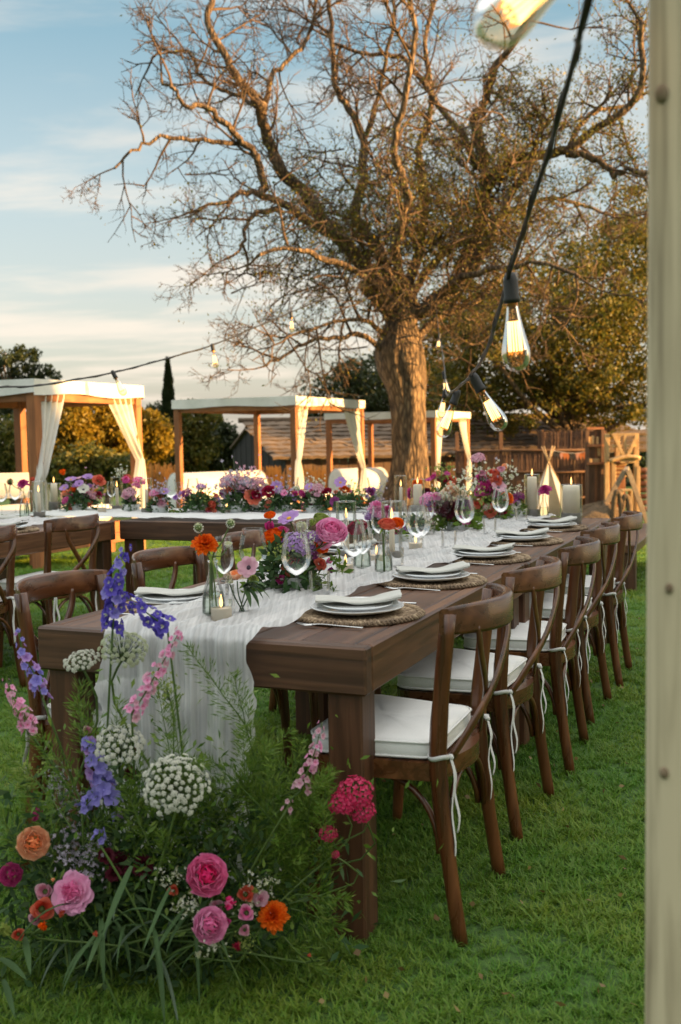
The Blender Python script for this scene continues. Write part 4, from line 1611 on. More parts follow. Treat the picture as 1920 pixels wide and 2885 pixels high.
def path_left(b):
    v = 1.35 + b * 1.9
    return T(3.42, v, HT + 0.008), GU, Vector((0, 0, 1)), 0.3


runner('white gauze runner on the table at the left edge', path_left, M_gauze, 8, 0.5, 90, 30, 0.006)


# ------------------------------------------------------------------ chairs
def outline(w0, w1, d, back, n=10, r=0.06):
    """Seat outline, wider in front, its back edge bowed out; counter-clockwise from the rear right."""
    pts = []
    for k in range(n + 1):
        a = -PI / 2 + (k / n) * PI / 2
        pts.append((w1 / 2 - r + r * math.cos(a) * 1.0, 0))
    pts = []
    hw0, hw1 = w0 / 2, w1 / 2
    # front right corner
    def arc(cx, cy, r_, a0, a1, m):
        return [(cx + r_ * math.cos(a0 + (a1 - a0) * k / m), cy + r_ * math.sin(a0 + (a1 - a0) * k / m)) for k in range(m + 1)]
    pts += arc(hw1 - r, d / 2 - r, r, 0, PI / 2, 5)
    pts += arc(-hw1 + r, d / 2 - r, r, PI / 2, PI, 5)
    r2 = 0.05
    pts += arc(-hw0 + r2, -d / 2 + r2, r2, PI, PI * 1.4, 4)
    for k in range(1, 8):
        u = k / 8
        pts.append((-hw0 + 0.05 + (w0 - 0.1) * u, -d / 2 - back * math.sin(PI * u)))
    pts += arc(hw0 - r2, -d / 2 + r2, r2, PI * 1.6, PI * 2, 4)
    return pts


def make_chair():
    t = thing('crossback_chair', 'x', 'chair')
    rail_z = 0.815

    def post(s):
        pts = [(s * .214, -.262, -0.004), (s * .208, -.232, .20), (s * .203, -.205, .44), (s * .206, -.214, .62), (s * .214, -.238, .838)]
        return MB().tube(catmull(pts, 3), [.0175] * 4 + [.0205] * 5 + [.0185] * 4, 10, ell=(0.95, 1.12))
    for s in (-1, 1):
        post(s).build('rear_leg', M_walnut_v, t)
        MB().tube(catmull([(s * .202, .150, -0.004), (s * .197, .137, .22), (s * .19, .122, .435)], 3), [.0165, .017, .018, .019, .020, .021, .021], 10).build('front_leg', M_walnut_v, t)
    o1 = [(x, y - .032) for x, y in outline(.41, .46, .366, .035)]
    ring = MB()
    inn = [(x * .86, y * .86 - .005) for x, y in o1]
    n = len(o1)
    vs = [(x, y, .405) for x, y in o1] + [(x, y, .452) for x, y in o1] + [(x, y, .405) for x, y in inn] + [(x, y, .452) for x, y in inn]
    fs = []
    for k in range(n):
        q = (k + 1) % n
        fs += [(k, q, n + q, n + k), (n + k, n + q, 3 * n + q, 3 * n + k), (2 * n + k, 3 * n + k, 3 * n + q, 2 * n + q), (k, 2 * n + k, 2 * n + q, q)]
    ring.add(vs, fs, smooth=False)
    ring.build('seat_frame', M_walnut_x, t)
    MB().prism([(x * .855, y * .855) for x, y in o1], .43, .448).build('seat_board', M_walnut_x, t)
    # cushion
    o2 = [(x * 0.965, y * 0.95 - 0.022) for x, y in outline(.40, .46, .366, .0)]
    cu = MB()
    lv = [(0.955, .4535), (0.99, .462), (1.0, .476), (0.995, .496), (0.97, .505), (0.90, .510), (0.70, .514), (0.40, .516), (0.12, .515)]
    vs = []
    for (k, z) in lv:
        for (x, y) in o2:
            dz = 0.006 * noise.noise((x * 11, y * 11, k * .6)) * min(1, (z - .45) / .04)
            vs.append((x * k, y * k + 0.012 * (1 - k), z + dz))
    n = len(o2)
    fs = [(i * n + k, i * n + (k + 1) % n, (i + 1) * n + (k + 1) % n, (i + 1) * n + k) for i in range(len(lv) - 1) for k in range(n)]
    fs += [tuple(reversed(range(n))), tuple((len(lv) - 1) * n + k for k in range(n))]
    cu.add(vs, fs)
    c = cu.build('cushion', M_cushion, t)
    for (k, z) in ((1.004, .499), (0.996, .461)):
        MB().tube([(x * k, y * k, z) for x, y in o2 + [o2[0]]], 0.0033, 5, cap=False).build('piping', M_cushion, c)
    # curved top rail
    def rail(u, v):
        a = (u - 0.5) * 2
        x = a * .229
        y = -.232 - .100 * (1 - a * a) ** 0.9
        z0 = rail_z - 0.029 - 0.006 * (1 - a * a)
        z1 = rail_z + 0.042 + 0.004 * (1 - a * a) - 0.006 * abs(a) ** 10
        th = 0.0145
        nx, ny = (2 * a * 0.095 / 0.229), 1.0
        l = math.hypot(nx, ny)
        prof = [(-1, .10), (-1, .90), (-.55, 1.0), (.55, 1.0), (1, .90), (1, .10), (.55, 0), (-.55, 0)]
        k = int(round(v * 8)) % 8
        f, h = prof[k]
        return (x - nx / l * th * f * -1, y + ny / l * th * f, z0 + (z1 - z0) * h)
    rb = MB().sheet(rail, 26, 8)
    for e in (0, 26):
        rb.f.append(tuple(j * 27 + e for j in range(8)))
        rb.m.append(0)
        rb.sm.append(False)
    rb.build('top_rail', M_walnut_x, t)
    # crossed slats
    for s in (-1, 1):
        off = 0.008 * s
        pts = [(-s * .140, -.296, .80), (-s * .122, -.303 + off, .735), (-s * .02, -.290 + off, .62), (s * .085, -.255 + off, .53), (s * .150, -.222, .452)]
        MB().tube(catmull(pts, 4), 0.0165, 8, ell=(1.0, 0.42), up=(0, 1, 0)).build('cross_slat', M_walnut_v, t)
    # bent braces under the seat
    for s in (-1, 1):
        for (f, y0, y1) in ((1, .13, .0), (-1, -.215, -.045)):
            pts = []
            for k in range(9):
                a = k / 8 * PI / 2
                pts.append((s * (.197 - .004 * k), y1 + (y0 - y1) * math.cos(a) * 0.93 + 0, .22 + .178 * math.sin(a)))
            MB().tube(pts, 0.0085, 6).build('brace', M_walnut_v, t)
        pts = [(s * (.03 + .165 * math.cos(k / 8 * PI / 2)), -.222, .22 + .178 * math.sin(k / 8 * PI / 2)) for k in range(9)]
        MB().tube(pts, 0.0085, 6).build('brace', M_walnut_v, t)
        pts = [(s * (.04 + .145 * math.cos(k / 8 * PI / 2)), .128, .24 + .160 * math.sin(k / 8 * PI / 2)) for k in range(9)]
        MB().tube(pts, 0.0085, 6).build('brace', M_walnut_v, t)
    # ribbons tied round the rear legs
    for s in (-1, 1):
        rb = MB()
        c = Vector((s * .2035, -.206, .472))
        ang = [k / 14 * 2 * PI for k in range(15)]
        rb.tube([c + Vector((.0225 * math.cos(a), .0255 * math.sin(a), .004 * math.sin(a * 2))) for a in ang], 0.0055, 6, ell=(0.45, 1.25), cap=False)
        knot = c + Vector((-s * .012, -.027, -.002))
        rb.tube([knot + Vector((-.008, 0, .004)), knot, knot + Vector((.008, -.002, -.004))], [.006, .009, .006], 6)
        for q, (ln, dx) in enumerate(((.27, -.012), (.20, .018))):
            ln *= 1.0 if s < 0 else 0.85
            pts = [knot, knot + Vector((dx * .4, -.012, -.05)), knot + Vector((dx * .9, -.006, -ln * .5)), knot + Vector((dx * 1.3, -.016, -ln * .8)), knot + Vector((dx, -.012, -ln))]
            rb.tube(catmull(pts, 3), 0.0085, 6, ell=(1.0, 0.12), up=(0, 1, 0.2))
        rb.build('ribbon_tie', M_ribbon, t)
    return t


chair0 = make_chair()
ORD = ['first', 'second', 'third', 'fourth', 'fifth', 'sixth']
n_chairs = [0]


def place_chair(u, v, rz, label, group):
    p = T(u, v)
    p.z = 0
    if n_chairs[0] == 0:
        chair0.location, chair0.rotation_euler = p, (0, 0, rz)
        tag(chair0, label, None, group)
        c = chair0
    else:
        c = dup(chair0, p, rz, label, group)
    n_chairs[0] += 1
    return c


lab_r = ['cross-back chair nearest the camera with white cushion beside the front table leg',
         'second cross-back chair from the camera on the right side of the long table',
         'third cross-back chair on the right side, at the joint of the two tables',
         'fourth cross-back chair on the right side, second from the far end of the table',
         'last cross-back chair on the right side, next to the low bench table']
for k in range(5):
    place_chair(-0.1915 + 0.252 + [0, .006, -.014, .01, -.008][k], .313 + .7035 * k + [0, .01, -.012, .012, 0][k], -TH + PI / 2 + [0.015, -.035, .045, -.03, .02][k], lab_r[k], 'chairs on the right side of the long table')
lab_l = ['brown cross-back chair facing the near left table corner behind the blue delphinium',
         'second cross-back chair on the left side, behind the napkin and plates by the bottle',
         'third chair on the left side, seen behind the wine glasses',
         'fourth chair on the left side, half hidden behind the hurricane lamp']
for k, (u, v, a) in enumerate(((1.13, .30, .06), (1.20, 1.01, -.01), (1.22, 1.72, .0), (1.22, 2.43, .02))):
    place_chair(u - 0.252, v, -TH - PI / 2 + a, lab_l[k], 'chairs on the left side of the long table')
place_chair(2.70 + 0.252, 2.47, -TH + PI / 2, 'chair with its curved back towards us at the left table under the flowers', 'chairs at the table on the left edge')
place_chair(2.70 + 0.252, 1.76, -TH + PI / 2 - .03, 'chair cut by the left edge, its back beside the left table', 'chairs at the table on the left edge')


# ------------------------------------------------------------------ place settings
def make_mat():
    """Round woven mat: spiral rows of rope with stitches that stand proud."""
    na, nr = 168, 16
    vs, fs = [(0, 0, .008)], []
    for i in range(1, nr + 1):
        r = 0.19 * i / nr
        for k in range(na):
            a = 2 * PI * k / na
            row = math.sin(i * PI / 2 * 1.0)
            h = .0065 + .0035 * abs(math.sin(i * PI / 2)) + .0026 * math.sin(a * (28 if i < 6 else 56) + i * 0.9)
            rr = r + (0.0035 * math.sin(a * 56) if i == nr else 0)
            vs.append((rr * math.cos(a), rr * math.sin(a), h))
    for k in range(na):
        vs.append((0.188 * math.cos(2 * PI * k / na), 0.188 * math.sin(2 * PI * k / na), 0.0005))
    fs += [(0, 1 + k, 1 + (k + 1) % na) for k in range(na)]
    for i in range(nr):
        for k in range(na):
            q = (k + 1) % na
            a0, a1 = 1 + i * na, 1 + (i + 1) * na
            fs.append((a0 + k, a1 + k, a1 + q, a0 + q))
    mb = MB().add(vs, fs)
    m, nt, b = nodes('seagrass')
    f = tex_noise(nt, 70, 4)
    g = tex_noise(nt, 7, 3)
    ma = nt.nodes.new('ShaderNodeMath')
    ma.operation = 'MULTIPLY_ADD'
    nt.links.new(g, ma.inputs[0])
    ma.inputs[1].default_value = 0.7
    nt.links.new(f, ma.inputs[2])
    nt.links.new(ramp(nt, ma.outputs[0], [(0.55, (0.060, 0.038, 0.022)), (0.85, (0.20, 0.135, 0.080)), (1.1, (0.36, 0.27, 0.17))]), b.inputs['Base Color'])
    b.inputs['Roughness'].default_value = 0.85
    bump(nt, b, f, 0.7, 0.004)
    t = thing('placemat', 'x', 'placemat')
    mb.build('weave', m, t)
    rim = MB()
    for k in range(84):
        a = 2 * PI * k / 84
        c = Vector((0.184 * math.cos(a), 0.184 * math.sin(a), 0.0085))
        dr = Vector((math.cos(a), math.sin(a), 0))
        rim.tube([c - dr * .012, c + Vector((0, 0, .003)), c + dr * .012 - Vector((0, 0, .004))], [.0035, .0048, .003], 4)
    rim.build('rim_stitches', m, t, kind='stuff')
    return t


def make_plate(name, r, h):
    t = thing(name, 'x', 'plate')
    prof = [(0.0005, .003), (r * .60, .003), (r * .66, .006), (r * .97, h), (r, h + .0015), (r * .995, h - .002), (r * .68, .0015), (r * .62, -.0005 + .0006), (r * .55, .0001), (0.0005, .0001)]
    MB().lathe(list(reversed(prof)), 56).build('dish', M_china, t)
    MB().lathe([(r * .52, .0002), (r * .56, .0002 - .0), (r * .56, .0016), (r * .52, .0016)], 40).build('foot_ring', M_china, t)
    return t


def make_napkin():
    """Folded linen napkin lying over the plate, its loose ends to one side."""
    t = thing('napkin', 'x', 'napkin')

    path = [(-.046, .0015), (.040, .0015), (.050, .0035), (.053, .0065), (.049, .0095), (.030, .0105), (-.040, .0105), (-.050, .0125), (-.053, .0155), (-.048, .0185), (-.02, .0195), (.034, .0195), (.046, .0185), (.052, .0150)]

    def fn(u, v):
        f = v * (len(path) - 1)
        i = min(int(f), len(path) - 2)
        k = f - i
        y = path[i][0] * (1 - k) + path[i + 1][0] * k
        z = path[i][1] * (1 - k) + path[i + 1][1] * k
        x = (u - 0.5) * 0.235 + 0.010 * (z / .0195) * (1 if u > .5 else -.3)
        flare = max(0.0, u - 0.68) / 0.32
        y = y * (0.92 + 0.06 * math.sin(u * 6 + 1) + 0.25 * flare * (z / .0195)) + 0.004 * noise.noise((x * 16, z * 90, 1.0))
        z = z * (1.0 + 0.55 * flare + 0.12 * math.sin(u * 9)) + 0.0045 * noise.noise((x * 20, y * 26, z * 60)) + 0.010 * ((u - 0.5) * 2) ** 2 * 0.5
        return (x, y, max(z, 0.0008))
    MB().sheet(fn, 40, 52).build('folded_cloth', M_linen, t)
    return t


def make_fork():
    t = thing('fork', 'x', 'fork')
    mb = MB()
    pts = [(0, -.10, .004), (0, -.04, .006), (0, .02, .008), (0, .045, .005)]
    mb.tube(catmull(pts, 3), [.0058, .0052, .0045, .004, .0035, .0033, .0034, .004, .006, .009], 6, ell=(1, .35), up=(0, 0, 1))
    for k in range(4):
        x = -.0085 + .0057 * k
        mb.tube([(x * .8, .045, .005), (x, .065, .003), (x, .095, .008)], [.002, .0017, .0010], 5)
    mb.build('metal', M_silver, t)
    return t


def make_knife():
    t = thing('knife', 'x', 'knife')
    mb = MB()
    mb.tube([(0, -.11, .005), (0, -.02, .0055), (0, .0, .005)], [.0065, .0055, .0045], 6, ell=(1, .5), up=(0, 0, 1))
    mb.tube([(0, .0, .005), (.002, .05, .005), (.002, .09, .005), (-.002, .115, .004)], [.0075, .009, .0085, .0015], 6, ell=(1, .10), up=(0, 0, 1))
    mb.build('metal', M_silver, t)
    return t


def make_wineglass(R_, h, name='wine_glass'):
    t = thing(name, 'x', 'wine glass')
    b = h * 0.42
    prof = [(0.003, b), (R_ * .35, b + .006), (R_ * .80, b + h * .11), (R_, b + h * .24), (R_ * .96, b + h * .36), (R_ * .80, b + h * .52), (R_ * .755, h)]
    ps = [(p.x, p.y) for p in catmull([(x, y, 0) for x, y in prof], 3)]
    MB().lathe(ps, 32).build('bowl', M_glass, t)
    MB().lathe([(.0032, .006), (.0030, b * .5), (.0036, b)], 10).build('stem', M_glass, t)
    MB().lathe([(R_ * .78, .0005), (R_ * .76, .003), (R_ * .3, .0045), (.0035, .009)], 32).build('foot', M_glass, t)
    MB().tube([(R_ * .755 * math.cos(a), R_ * .755 * math.sin(a), h) for a in [k * PI / 16 for k in range(33)]], 0.0005, 4, cap=False).build('lip', M_glass, t)
    return t


def make_tumbler():
    t = thing('tumbler', 'x', 'glass')
    MB().lathe([(.0005, .004), (.029, .004), (.031, .010), (.033, .05), (.035, .095)], 28).build('wall', M_glass, t)
    MB().lathe([(.0005, .0005), (.030, .0005), (.0315, .009)], 28).build('base', M_glass, t)
    return t


def make_bottle():
    t = thing('bottle_vase', 'x', 'vase')
    prof = [(.0005, .001), (.030, .001), (.033, .008), (.033, .05), (.029, .085), (.017, .12), (.0135, .15), (.0135, .168), (.0165, .172)]
    ps = [(p.x, p.y) for p in catmull([(x, y, 0) for x, y in prof], 3)]
    MB().lathe(ps, 28).build('wall', M_glass, t)
    mw = glassmat('vase_water', (0.88, 0.93, 0.88), 0.7, 0.03, 1.2)
    MB().lathe([(.0005, .004), (.029, .004), (.031, .010), (.031, .05), (.0275, .082), (.0005, .082)], 20).build('water', mw, t)
    return t


def make_hurricane(r=0.042, h=0.25, base=0.045, pil=None):
    t = thing('hurricane_lamp', 'x', 'candle lamp')
    MB().lathe([(.0005, .001), (r * .88, .001), (r * .9, .004), (r * .9, base - .003), (r * .86, base), (.0005, base)], 26).build('holder', M_concrete, t)
    MB().lathe([(r, .002), (r, h)], 32).build('glass_cylinder', M_glass, t)
    MB().tube([(r * math.cos(a), r * math.sin(a), h) for a in [k * PI / 16 for k in range(33)]], 0.0012, 4, cap=False).build('glass_rim', M_glass, t)
    pr, ph = pil or (0.0115, h * 0.52)
    c = MB().lathe([(.0005, base), (pr, base), (pr * 0.97, base + ph * .7), (pr * .93, base + ph - .004), (pr * .8, base + ph), (.0005, base + ph - .003)], 18).build('candle', M_wax, t)
    z = base + ph
    MB().tube([(0, 0, z - .004), (.0005, 0, z + .008)], .0012, 5).build('wick', M_cable, c)
    MB().lathe([(.0005, z + .004), (.0042, z + .012), (.0052, z + .020), (.0036, z + .032), (.0005, z + .048)], 10).build('flame', M_flame, c)
    return t


def make_votive():
    t = thing('votive_candle', 'x', 'candle')
    MB().lathe([(.0005, .001), (.026, .001), (.029, .006), (.031, .062)], 28).build('cup', M_glass, t)
    c = MB().lathe([(.0005, .004), (.026, .004), (.0285, .010), (.029, .040), (.027, .041), (.0005, .038)], 24).build('wax', M_wax, t)
    MB().lathe([(.0005, .042), (.0040, .048), (.0048, .055), (.003, .066), (.0005, .078)], 10).build('flame', M_flame, c)
    return t


PROTO = {}


def put(kind, make, loc, rz, label, group, scale=None):
    """First use moves the built thing, later ones copy it with its parts."""
    if kind not in PROTO:
        PROTO[kind] = o = make()
        o.location, o.rotation_euler = loc, (0, 0, rz)
        tag(o, label, None, group)
        if scale: o.scale = scale
        return o
    return dup(PROTO[kind], loc, rz, label, group, scale=scale or (1, 1, 1))


SIDE = [('first place on the right side, by the table corner', 'second place on the right side', 'third place on the right side', 'fourth place on the right side', 'last place on the right side')]
seatR = ['at the near right corner of the long table', 'at the second place on the right side', 'at the third place on the right side', 'at the fourth place on the right side', 'at the last place on the right side']
seatL = ['at the near left corner of the long table', 'at the second place on the left side', 'at the third place on the left side', 'at the fourth place on the left side']


def setting(u, v, rz, where, full=True, flip=1, cut=True):
    p = T(u, v, HT)
    put('mat', make_mat, p, rz + random.uniform(-1, 1), 'round woven placemat ' + where, 'woven placemats')
    put('charger', lambda: make_plate('dinner_plate', .136, .016), p + Vector((0, 0, .0135)), rz, 'large white dinner plate ' + where, 'large white plates')
    put('plate', lambda: make_plate('side_plate', .104, .014), p + Vector((0, 0, .0225)), rz, 'small white plate stacked ' + where, 'small white plates')
    put('napkin', make_napkin, p + Vector((0, 0, .030)), -0.10 + random.uniform(-.22, .2), 'folded grey linen napkin ' + where, 'folded napkins')
    if cut:
        d = GV
        put('fork', make_fork, p + d * 0.213 * (-1) * flip + Vector((0, 0, .002)), rz + random.uniform(-.06, .06), 'silver fork beside the placemat ' + where, 'forks')
        put('knife', make_knife, p + d * 0.213 * flip + Vector((0, 0, .002)), rz + random.uniform(-.06, .06), 'silver knife beside the placemat ' + where, 'knives')


for k in range(5):
    setting(.194, .4346 + .7035 * k, -TH + PI / 2, seatR[k], flip=1)
for k in range(4):
    setting(.80, .43 + .7035 * k, -TH - PI / 2, seatL[k], flip=-1)
# the tables behind
for k, (u, v, w) in enumerate(((3.20, 2.47, 'under the flowers at the left table'), (3.20, 1.76, 'at the left edge of the photo'), (1.55, 4.05, 'on the far side of the crosswise table'), (2.3, 4.05, 'on the far side of the crosswise table near the hurricane lamps'))):
    setting(u, v, -TH + PI / 2, w, cut=False)

# wine glasses: a large and a slim one above each place
gl = 0
for k in range(5):
    v = .4346 + .7035 * k
    if k == 0:
        p1, p2 = at(838, 1707, z=HT), at(792, 1668, z=HT)
    else:
        p1, p2 = T(.445, v - .10, HT), T(.47, v + .05, HT)
    put('glassA', lambda: make_wineglass(.046, .225), p1, 0, 'large wine glass ' + seatR[k], 'large wine glasses')
    put('glassB', lambda: make_wineglass(.034, .205, 'white_wine_glass'), p2, 0, 'slim wine glass ' + seatR[k], 'slim wine glasses')
    put('tumbler', make_tumbler, T(.40, v + .20, HT), 0, 'clear water tumbler ' + seatR[k], 'water tumblers')
for k in range(4):
    v = .43 + .7035 * k
    put('glassA', None, T(.64, v + .22, HT), 0, 'large wine glass ' + seatL[k], 'large wine glasses')
    put('glassB', None, T(.70, v + .13, HT), 0, 'slim wine glass ' + seatL[k], 'slim wine glasses')
    put('tumbler', None, T(.66, v + .02, HT), 0, 'clear water tumbler ' + seatL[k], 'water tumblers')
for (px, py, w) in ((483, 1440, 'beside the orange flowers on the crosswise table'), (45, 1445, 'beside the magenta flower on the left table'), (6, 1452, 'cut off by the left edge on the left table')):
    put('glassA', None, at(px, py, z=HT), 0, 'large wine glass ' + w, 'large wine glasses')
for (px, py, w) in ((508, 1440, 'beside the orange flowers on the crosswise table'), (905, 1440, 'on the crosswise table before the old tree'), (870, 1440, 'on the crosswise table left of the old tree')):
    put('glassB', None, at(px, py, z=HT), 0, 'slim wine glass ' + w, 'slim wine glasses')

for (px, py, w) in ((530, 1444, 'left of the lilac spray'), (620, 1440, 'in front of the lilac spray'), (742, 1442, 'beside the crimson rose'), (838, 1440, 'behind the lilac cosmos'), (1010, 1446, 'near the old tree trunk'), (300, 1440, 'behind the left table chair'), (180, 1444, 'by the left table flowers')):
    put('tumbler', None, at(px, py, z=HT + .008), 0, 'clear water tumbler on the far tables ' + w, 'water tumblers')
    put('glassA' if px % 4 else 'glassB', None, at(px + 16, py - 6, z=HT + .008), 0, ('large' if px % 4 else 'slim') + ' wine glass on the far tables ' + w, 'wine glasses on the far tables')
# candles
for (px, py, w) in ((978, 1583, 'with burning taper next to the crimson ranunculus bottle'), (1106, 1585, 'with burning taper behind the peach ranunculus bottle'),
                    (1131, 1447, 'with burning taper in front of the old tree trunk'), (332, 1442, 'with taper behind the left table chair'), (415, 1450, 'with taper under the cabana curtain'),
                    (112, 1461, 'with taper beside the magenta flower on the left table')):
    put('hurricane', make_hurricane, at(px, py, z=HT), 0, 'glass hurricane lamp on concrete base ' + w, 'glass hurricane lamps', (1, 1, 1))
for (px, py, pil, r, h, w) in ((1500, 1464, (.030, .195), .046, .27, 'tall cream pillar candle in glass at the far end of the long table'),
                               (1610, 1475, (.050, .155), .062, .22, 'broad cream pillar candle in glass by the far right table corner'),
                               (155, 1437, (.026, .14), .05, .20, 'cream pillar candle in glass on the left table'),
                               (1178, 1450, (.030, .135), .048, .23, 'white pillar candle in glass in front of the old tree trunk')):
    o = make_hurricane(r, h, 0.062 if r > .045 else 0.045, pil)
    o.location = at(px, py, z=HT)
    tag(o, w, None, 'pillar candles in glass')
for (px, py, w) in ((625, 1753, 'nearest, in front of the green glass bottle'), (975, 1622, 'in the middle of the gauze runner'), (1172, 1556, 'between the wine glasses farther along the runner'), (1062, 1592, 'between the two bottle vases'), (640, 1447, 'on the crosswise table by the lilac flowers'), (288, 1446, 'on the left table behind the chair')):
    put('votive', make_votive, at(px, py, z=HT + .008), 0, 'lit votive candle ' + w, 'votive candles')

# ------------------------------------------------------------------ flowers
PET = {  # colour: (outer, its second tone, heart, its second tone)
    'orange': ((0.90, 0.21, 0.010), (0.84, 0.15, 0.006), (0.80, 0.12, 0.006), (0.68, 0.075, 0.004)),
    'hotpink': ((0.90, 0.34, 0.58), (0.84, 0.25, 0.50), (0.86, 0.06, 0.28), (0.74, 0.035, 0.20)),
    'pink': ((0.88, 0.47, 0.68), (0.80, 0.36, 0.58), (0.82, 0.24, 0.48), (0.72, 0.18, 0.40)),
    'palepink': ((0.74, 0.48, 0.56), (0.66, 0.38, 0.48), (0.68, 0.32, 0.42), (0.60, 0.26, 0.36)),
    'magenta': ((0.72, 0.13, 0.40), (0.62, 0.07, 0.32), (0.56, 0.04, 0.24), (0.46, 0.03, 0.18)),
    'crimson': ((0.44, 0.018, 0.070), (0.36, 0.010, 0.05), (0.30, 0.008, 0.04), (0.22, 0.006, 0.03)),
    'burgundy': ((0.15, 0.018, 0.035), (0.10, 0.012, 0.025), (0.10, 0.010, 0.02), (0.07, 0.008, 0.015)),
    'plum': ((0.34, 0.07, 0.26), (0.24, 0.04, 0.18), (0.22, 0.03, 0.14), (0.16, 0.02, 0.10)),
    'peach': ((0.94, 0.66, 0.46), (0.92, 0.58, 0.38), (0.95, 0.42, 0.19), (0.90, 0.34, 0.13)),
    'coral': ((0.78, 0.24, 0.15), (0.70, 0.17, 0.10), (0.66, 0.11, 0.07), (0.56, 0.08, 0.05)),
    'lilac': ((0.52, 0.33, 0.66), (0.44, 0.25, 0.58), (0.42, 0.22, 0.54), (0.34, 0.16, 0.44)),
    'blue': ((0.16, 0.12, 0.56), (0.10, 0.07, 0.44), (0.22, 0.17, 0.64), (0.15, 0.10, 0.50)),
    'periwinkle': ((0.36, 0.32, 0.74), (0.28, 0.24, 0.64), (0.42, 0.38, 0.78), (0.34, 0.30, 0.70)),
    'white': ((0.74, 0.73, 0.66), (0.66, 0.67, 0.58), (0.66, 0.66, 0.46), (0.56, 0.60, 0.36)),
    'cream': ((0.74, 0.62, 0.46), (0.70, 0.52, 0.36), (0.72, 0.44, 0.28), (0.62, 0.36, 0.22)),
    'lime': ((0.38, 0.44, 0.12), (0.28, 0.36, 0.09), (0.30, 0.36, 0.09), (0.22, 0.28, 0.06)),
    'statice': ((0.52, 0.47, 0.56), (0.42, 0.37, 0.47), (0.5, 0.46, 0.54), (0.42, 0.38, 0.46)),
}


def pm(c, inner=False):
    p_ = PET[c]
    return petalmat(f'{c}_{"heart" if inner else "petal"}', p_[2] if inner else p_[0], p_[3] if inner else p_[1], 0.45)


def petal_pts(l, w, cup, curl, frill=0.0, nu=4, nv=4, ph=0.0):
    vs = []
    for j in range(nv + 1):
        v = j / nv
        wd = w * math.sin(PI * (0.16 + 0.66 * v)) ** 0.8
        for i in range(nu + 1):
            u = i / nu * 2 - 1
            e = frill * math.sin(u * 6 + ph) * v * v
            vs.append((u * wd * 0.5, v * l - 0.12 * l * u * u * v, cup * u * u * wd - curl * v * v * l + e))
    fs = [(j * (nu + 1) + i, j * (nu + 1) + i + 1, (j + 1) * (nu + 1) + i + 1, (j + 1) * (nu + 1) + i) for j in range(nv) for i in range(nu)]
    return vs, fs


SHAPES = {'cup': petal_pts(1, 1.15, 0.28, -0.18), 'open': petal_pts(1, 1.05, 0.14, 0.16, 0.05), 'frill': petal_pts(1, 0.95, 0.10, 0.12, 0.12, 6, 4),
          'flat': petal_pts(1, 0.62, 0.10, 0.10, 0.03), 'bud': petal_pts(1, 1.2, 0.4, -0.4), 'inner': petal_pts(1, 1.25, 0.34, -0.62), 'wrap': petal_pts(1, 1.25, 0.26, -0.34, 0.02)}


def PMX(phi, r0, z0, tilt, ln, wd=1.0):
    """Petal matrix: turned about the axis by phi, set out by r0, leaning from upright by tilt."""
    return (Matrix.Rotation(phi, 4, 'Z') @ Matrix.Translation((0, r0, z0)) @ Matrix.Rotation(PI / 2 - tilt, 4, 'X')
            @ Matrix.Diagonal((ln * wd, ln, ln, 1)))


def petals(kind, rnd):
    L = []
    if kind == 'ranunculus':      # tight rings of short cupped petals
        N = 9
        for k in range(N):
            t = k / (N - 1)
            n = 3 + int(k * .8)
            rt, th, ln = .05 + .92 * t, R(4 + 50 * t), .40 + .06 * t
            r0 = max(.02, rt - ln * math.sin(th) + .30 * ln * math.cos(th))
            wd = min(2.4, max(.9, 2 * PI * rt / n / ln * 1.7))
            for q in range(n):
                L.append(('inner' if t < .2 else 'wrap', PMX(q * 2 * PI / n + k * 1.1 + rnd.uniform(-.12, .12), r0 + rnd.uniform(-.015, .015), .12 - .36 * t ** 1.6, th + rnd.uniform(-.07, .07), ln * rnd.uniform(.9, 1.08), wd), t < .5))
    elif kind == 'rose':          # full garden rose, ruffled and uneven
        N = 8
        for k in range(N):
            t = k / (N - 1)
            n = 4 + int(k * .8)
            r0 = .03 + .48 * t
            ln = .42 + .20 * t
            wd = min(1.9, max(.9, 2 * PI * (r0 + .24) / n / ln * 1.6))
            for q in range(n):
                L.append(('wrap' if t < .4 else ('open' if q % 2 else 'frill'), PMX(q * 2 * PI / n + k * .8 + rnd.uniform(-.3, .3), r0 + rnd.uniform(-.05, .05), .14 - .40 * t * t + rnd.uniform(-.04, .04), R(4 + 62 * t ** 1.3) + rnd.uniform(-.2, .2), ln * rnd.uniform(.85, 1.12), wd), t < .4))
    elif kind == 'carnation':
        for k in range(60):
            t = (k + .5) / 60
            L.append(('frill', PMX(k * 2.39996, .04 + .12 * t, .12 - .16 * t, R(5 + 88 * t) + rnd.uniform(-.18, .18), .62 + .30 * t + rnd.uniform(-.06, .06), .62), t < .35))
    elif kind == 'cosmos':
        for k in range(8):
            L.append(('flat', PMX(k * PI / 4 + rnd.uniform(-.08, .08), .10, 0, R(72) + rnd.uniform(-.1, .1), .92, 1.35), False))
    elif kind == 'anemone':
        for k in range(7):
            L.append(('open', PMX(k * 2 * PI / 7 * 1.0 + (k % 2) * .1, .08, .02 * (k % 2), R(62) + rnd.uniform(-.1, .1), .95, .95), False))
    elif kind == 'bud':
        for k in range(6):
            L.append(('bud', PMX(k * PI / 3 + rnd.uniform(-.1, .1), .10 + .12 * (k % 2), -.4, R(12 + 10 * (k % 2)), 1.25, .75), k % 2 == 0))
    elif kind == 'tulip':
        for k in range(7):
            L.append(('cup', PMX(k * 2 * PI / 3.5, .12 + .06 * (k // 4), -.2, R(34 + 14 * (k // 4)), 1.05, .95), k < 3))
    return L


HEADS = {}


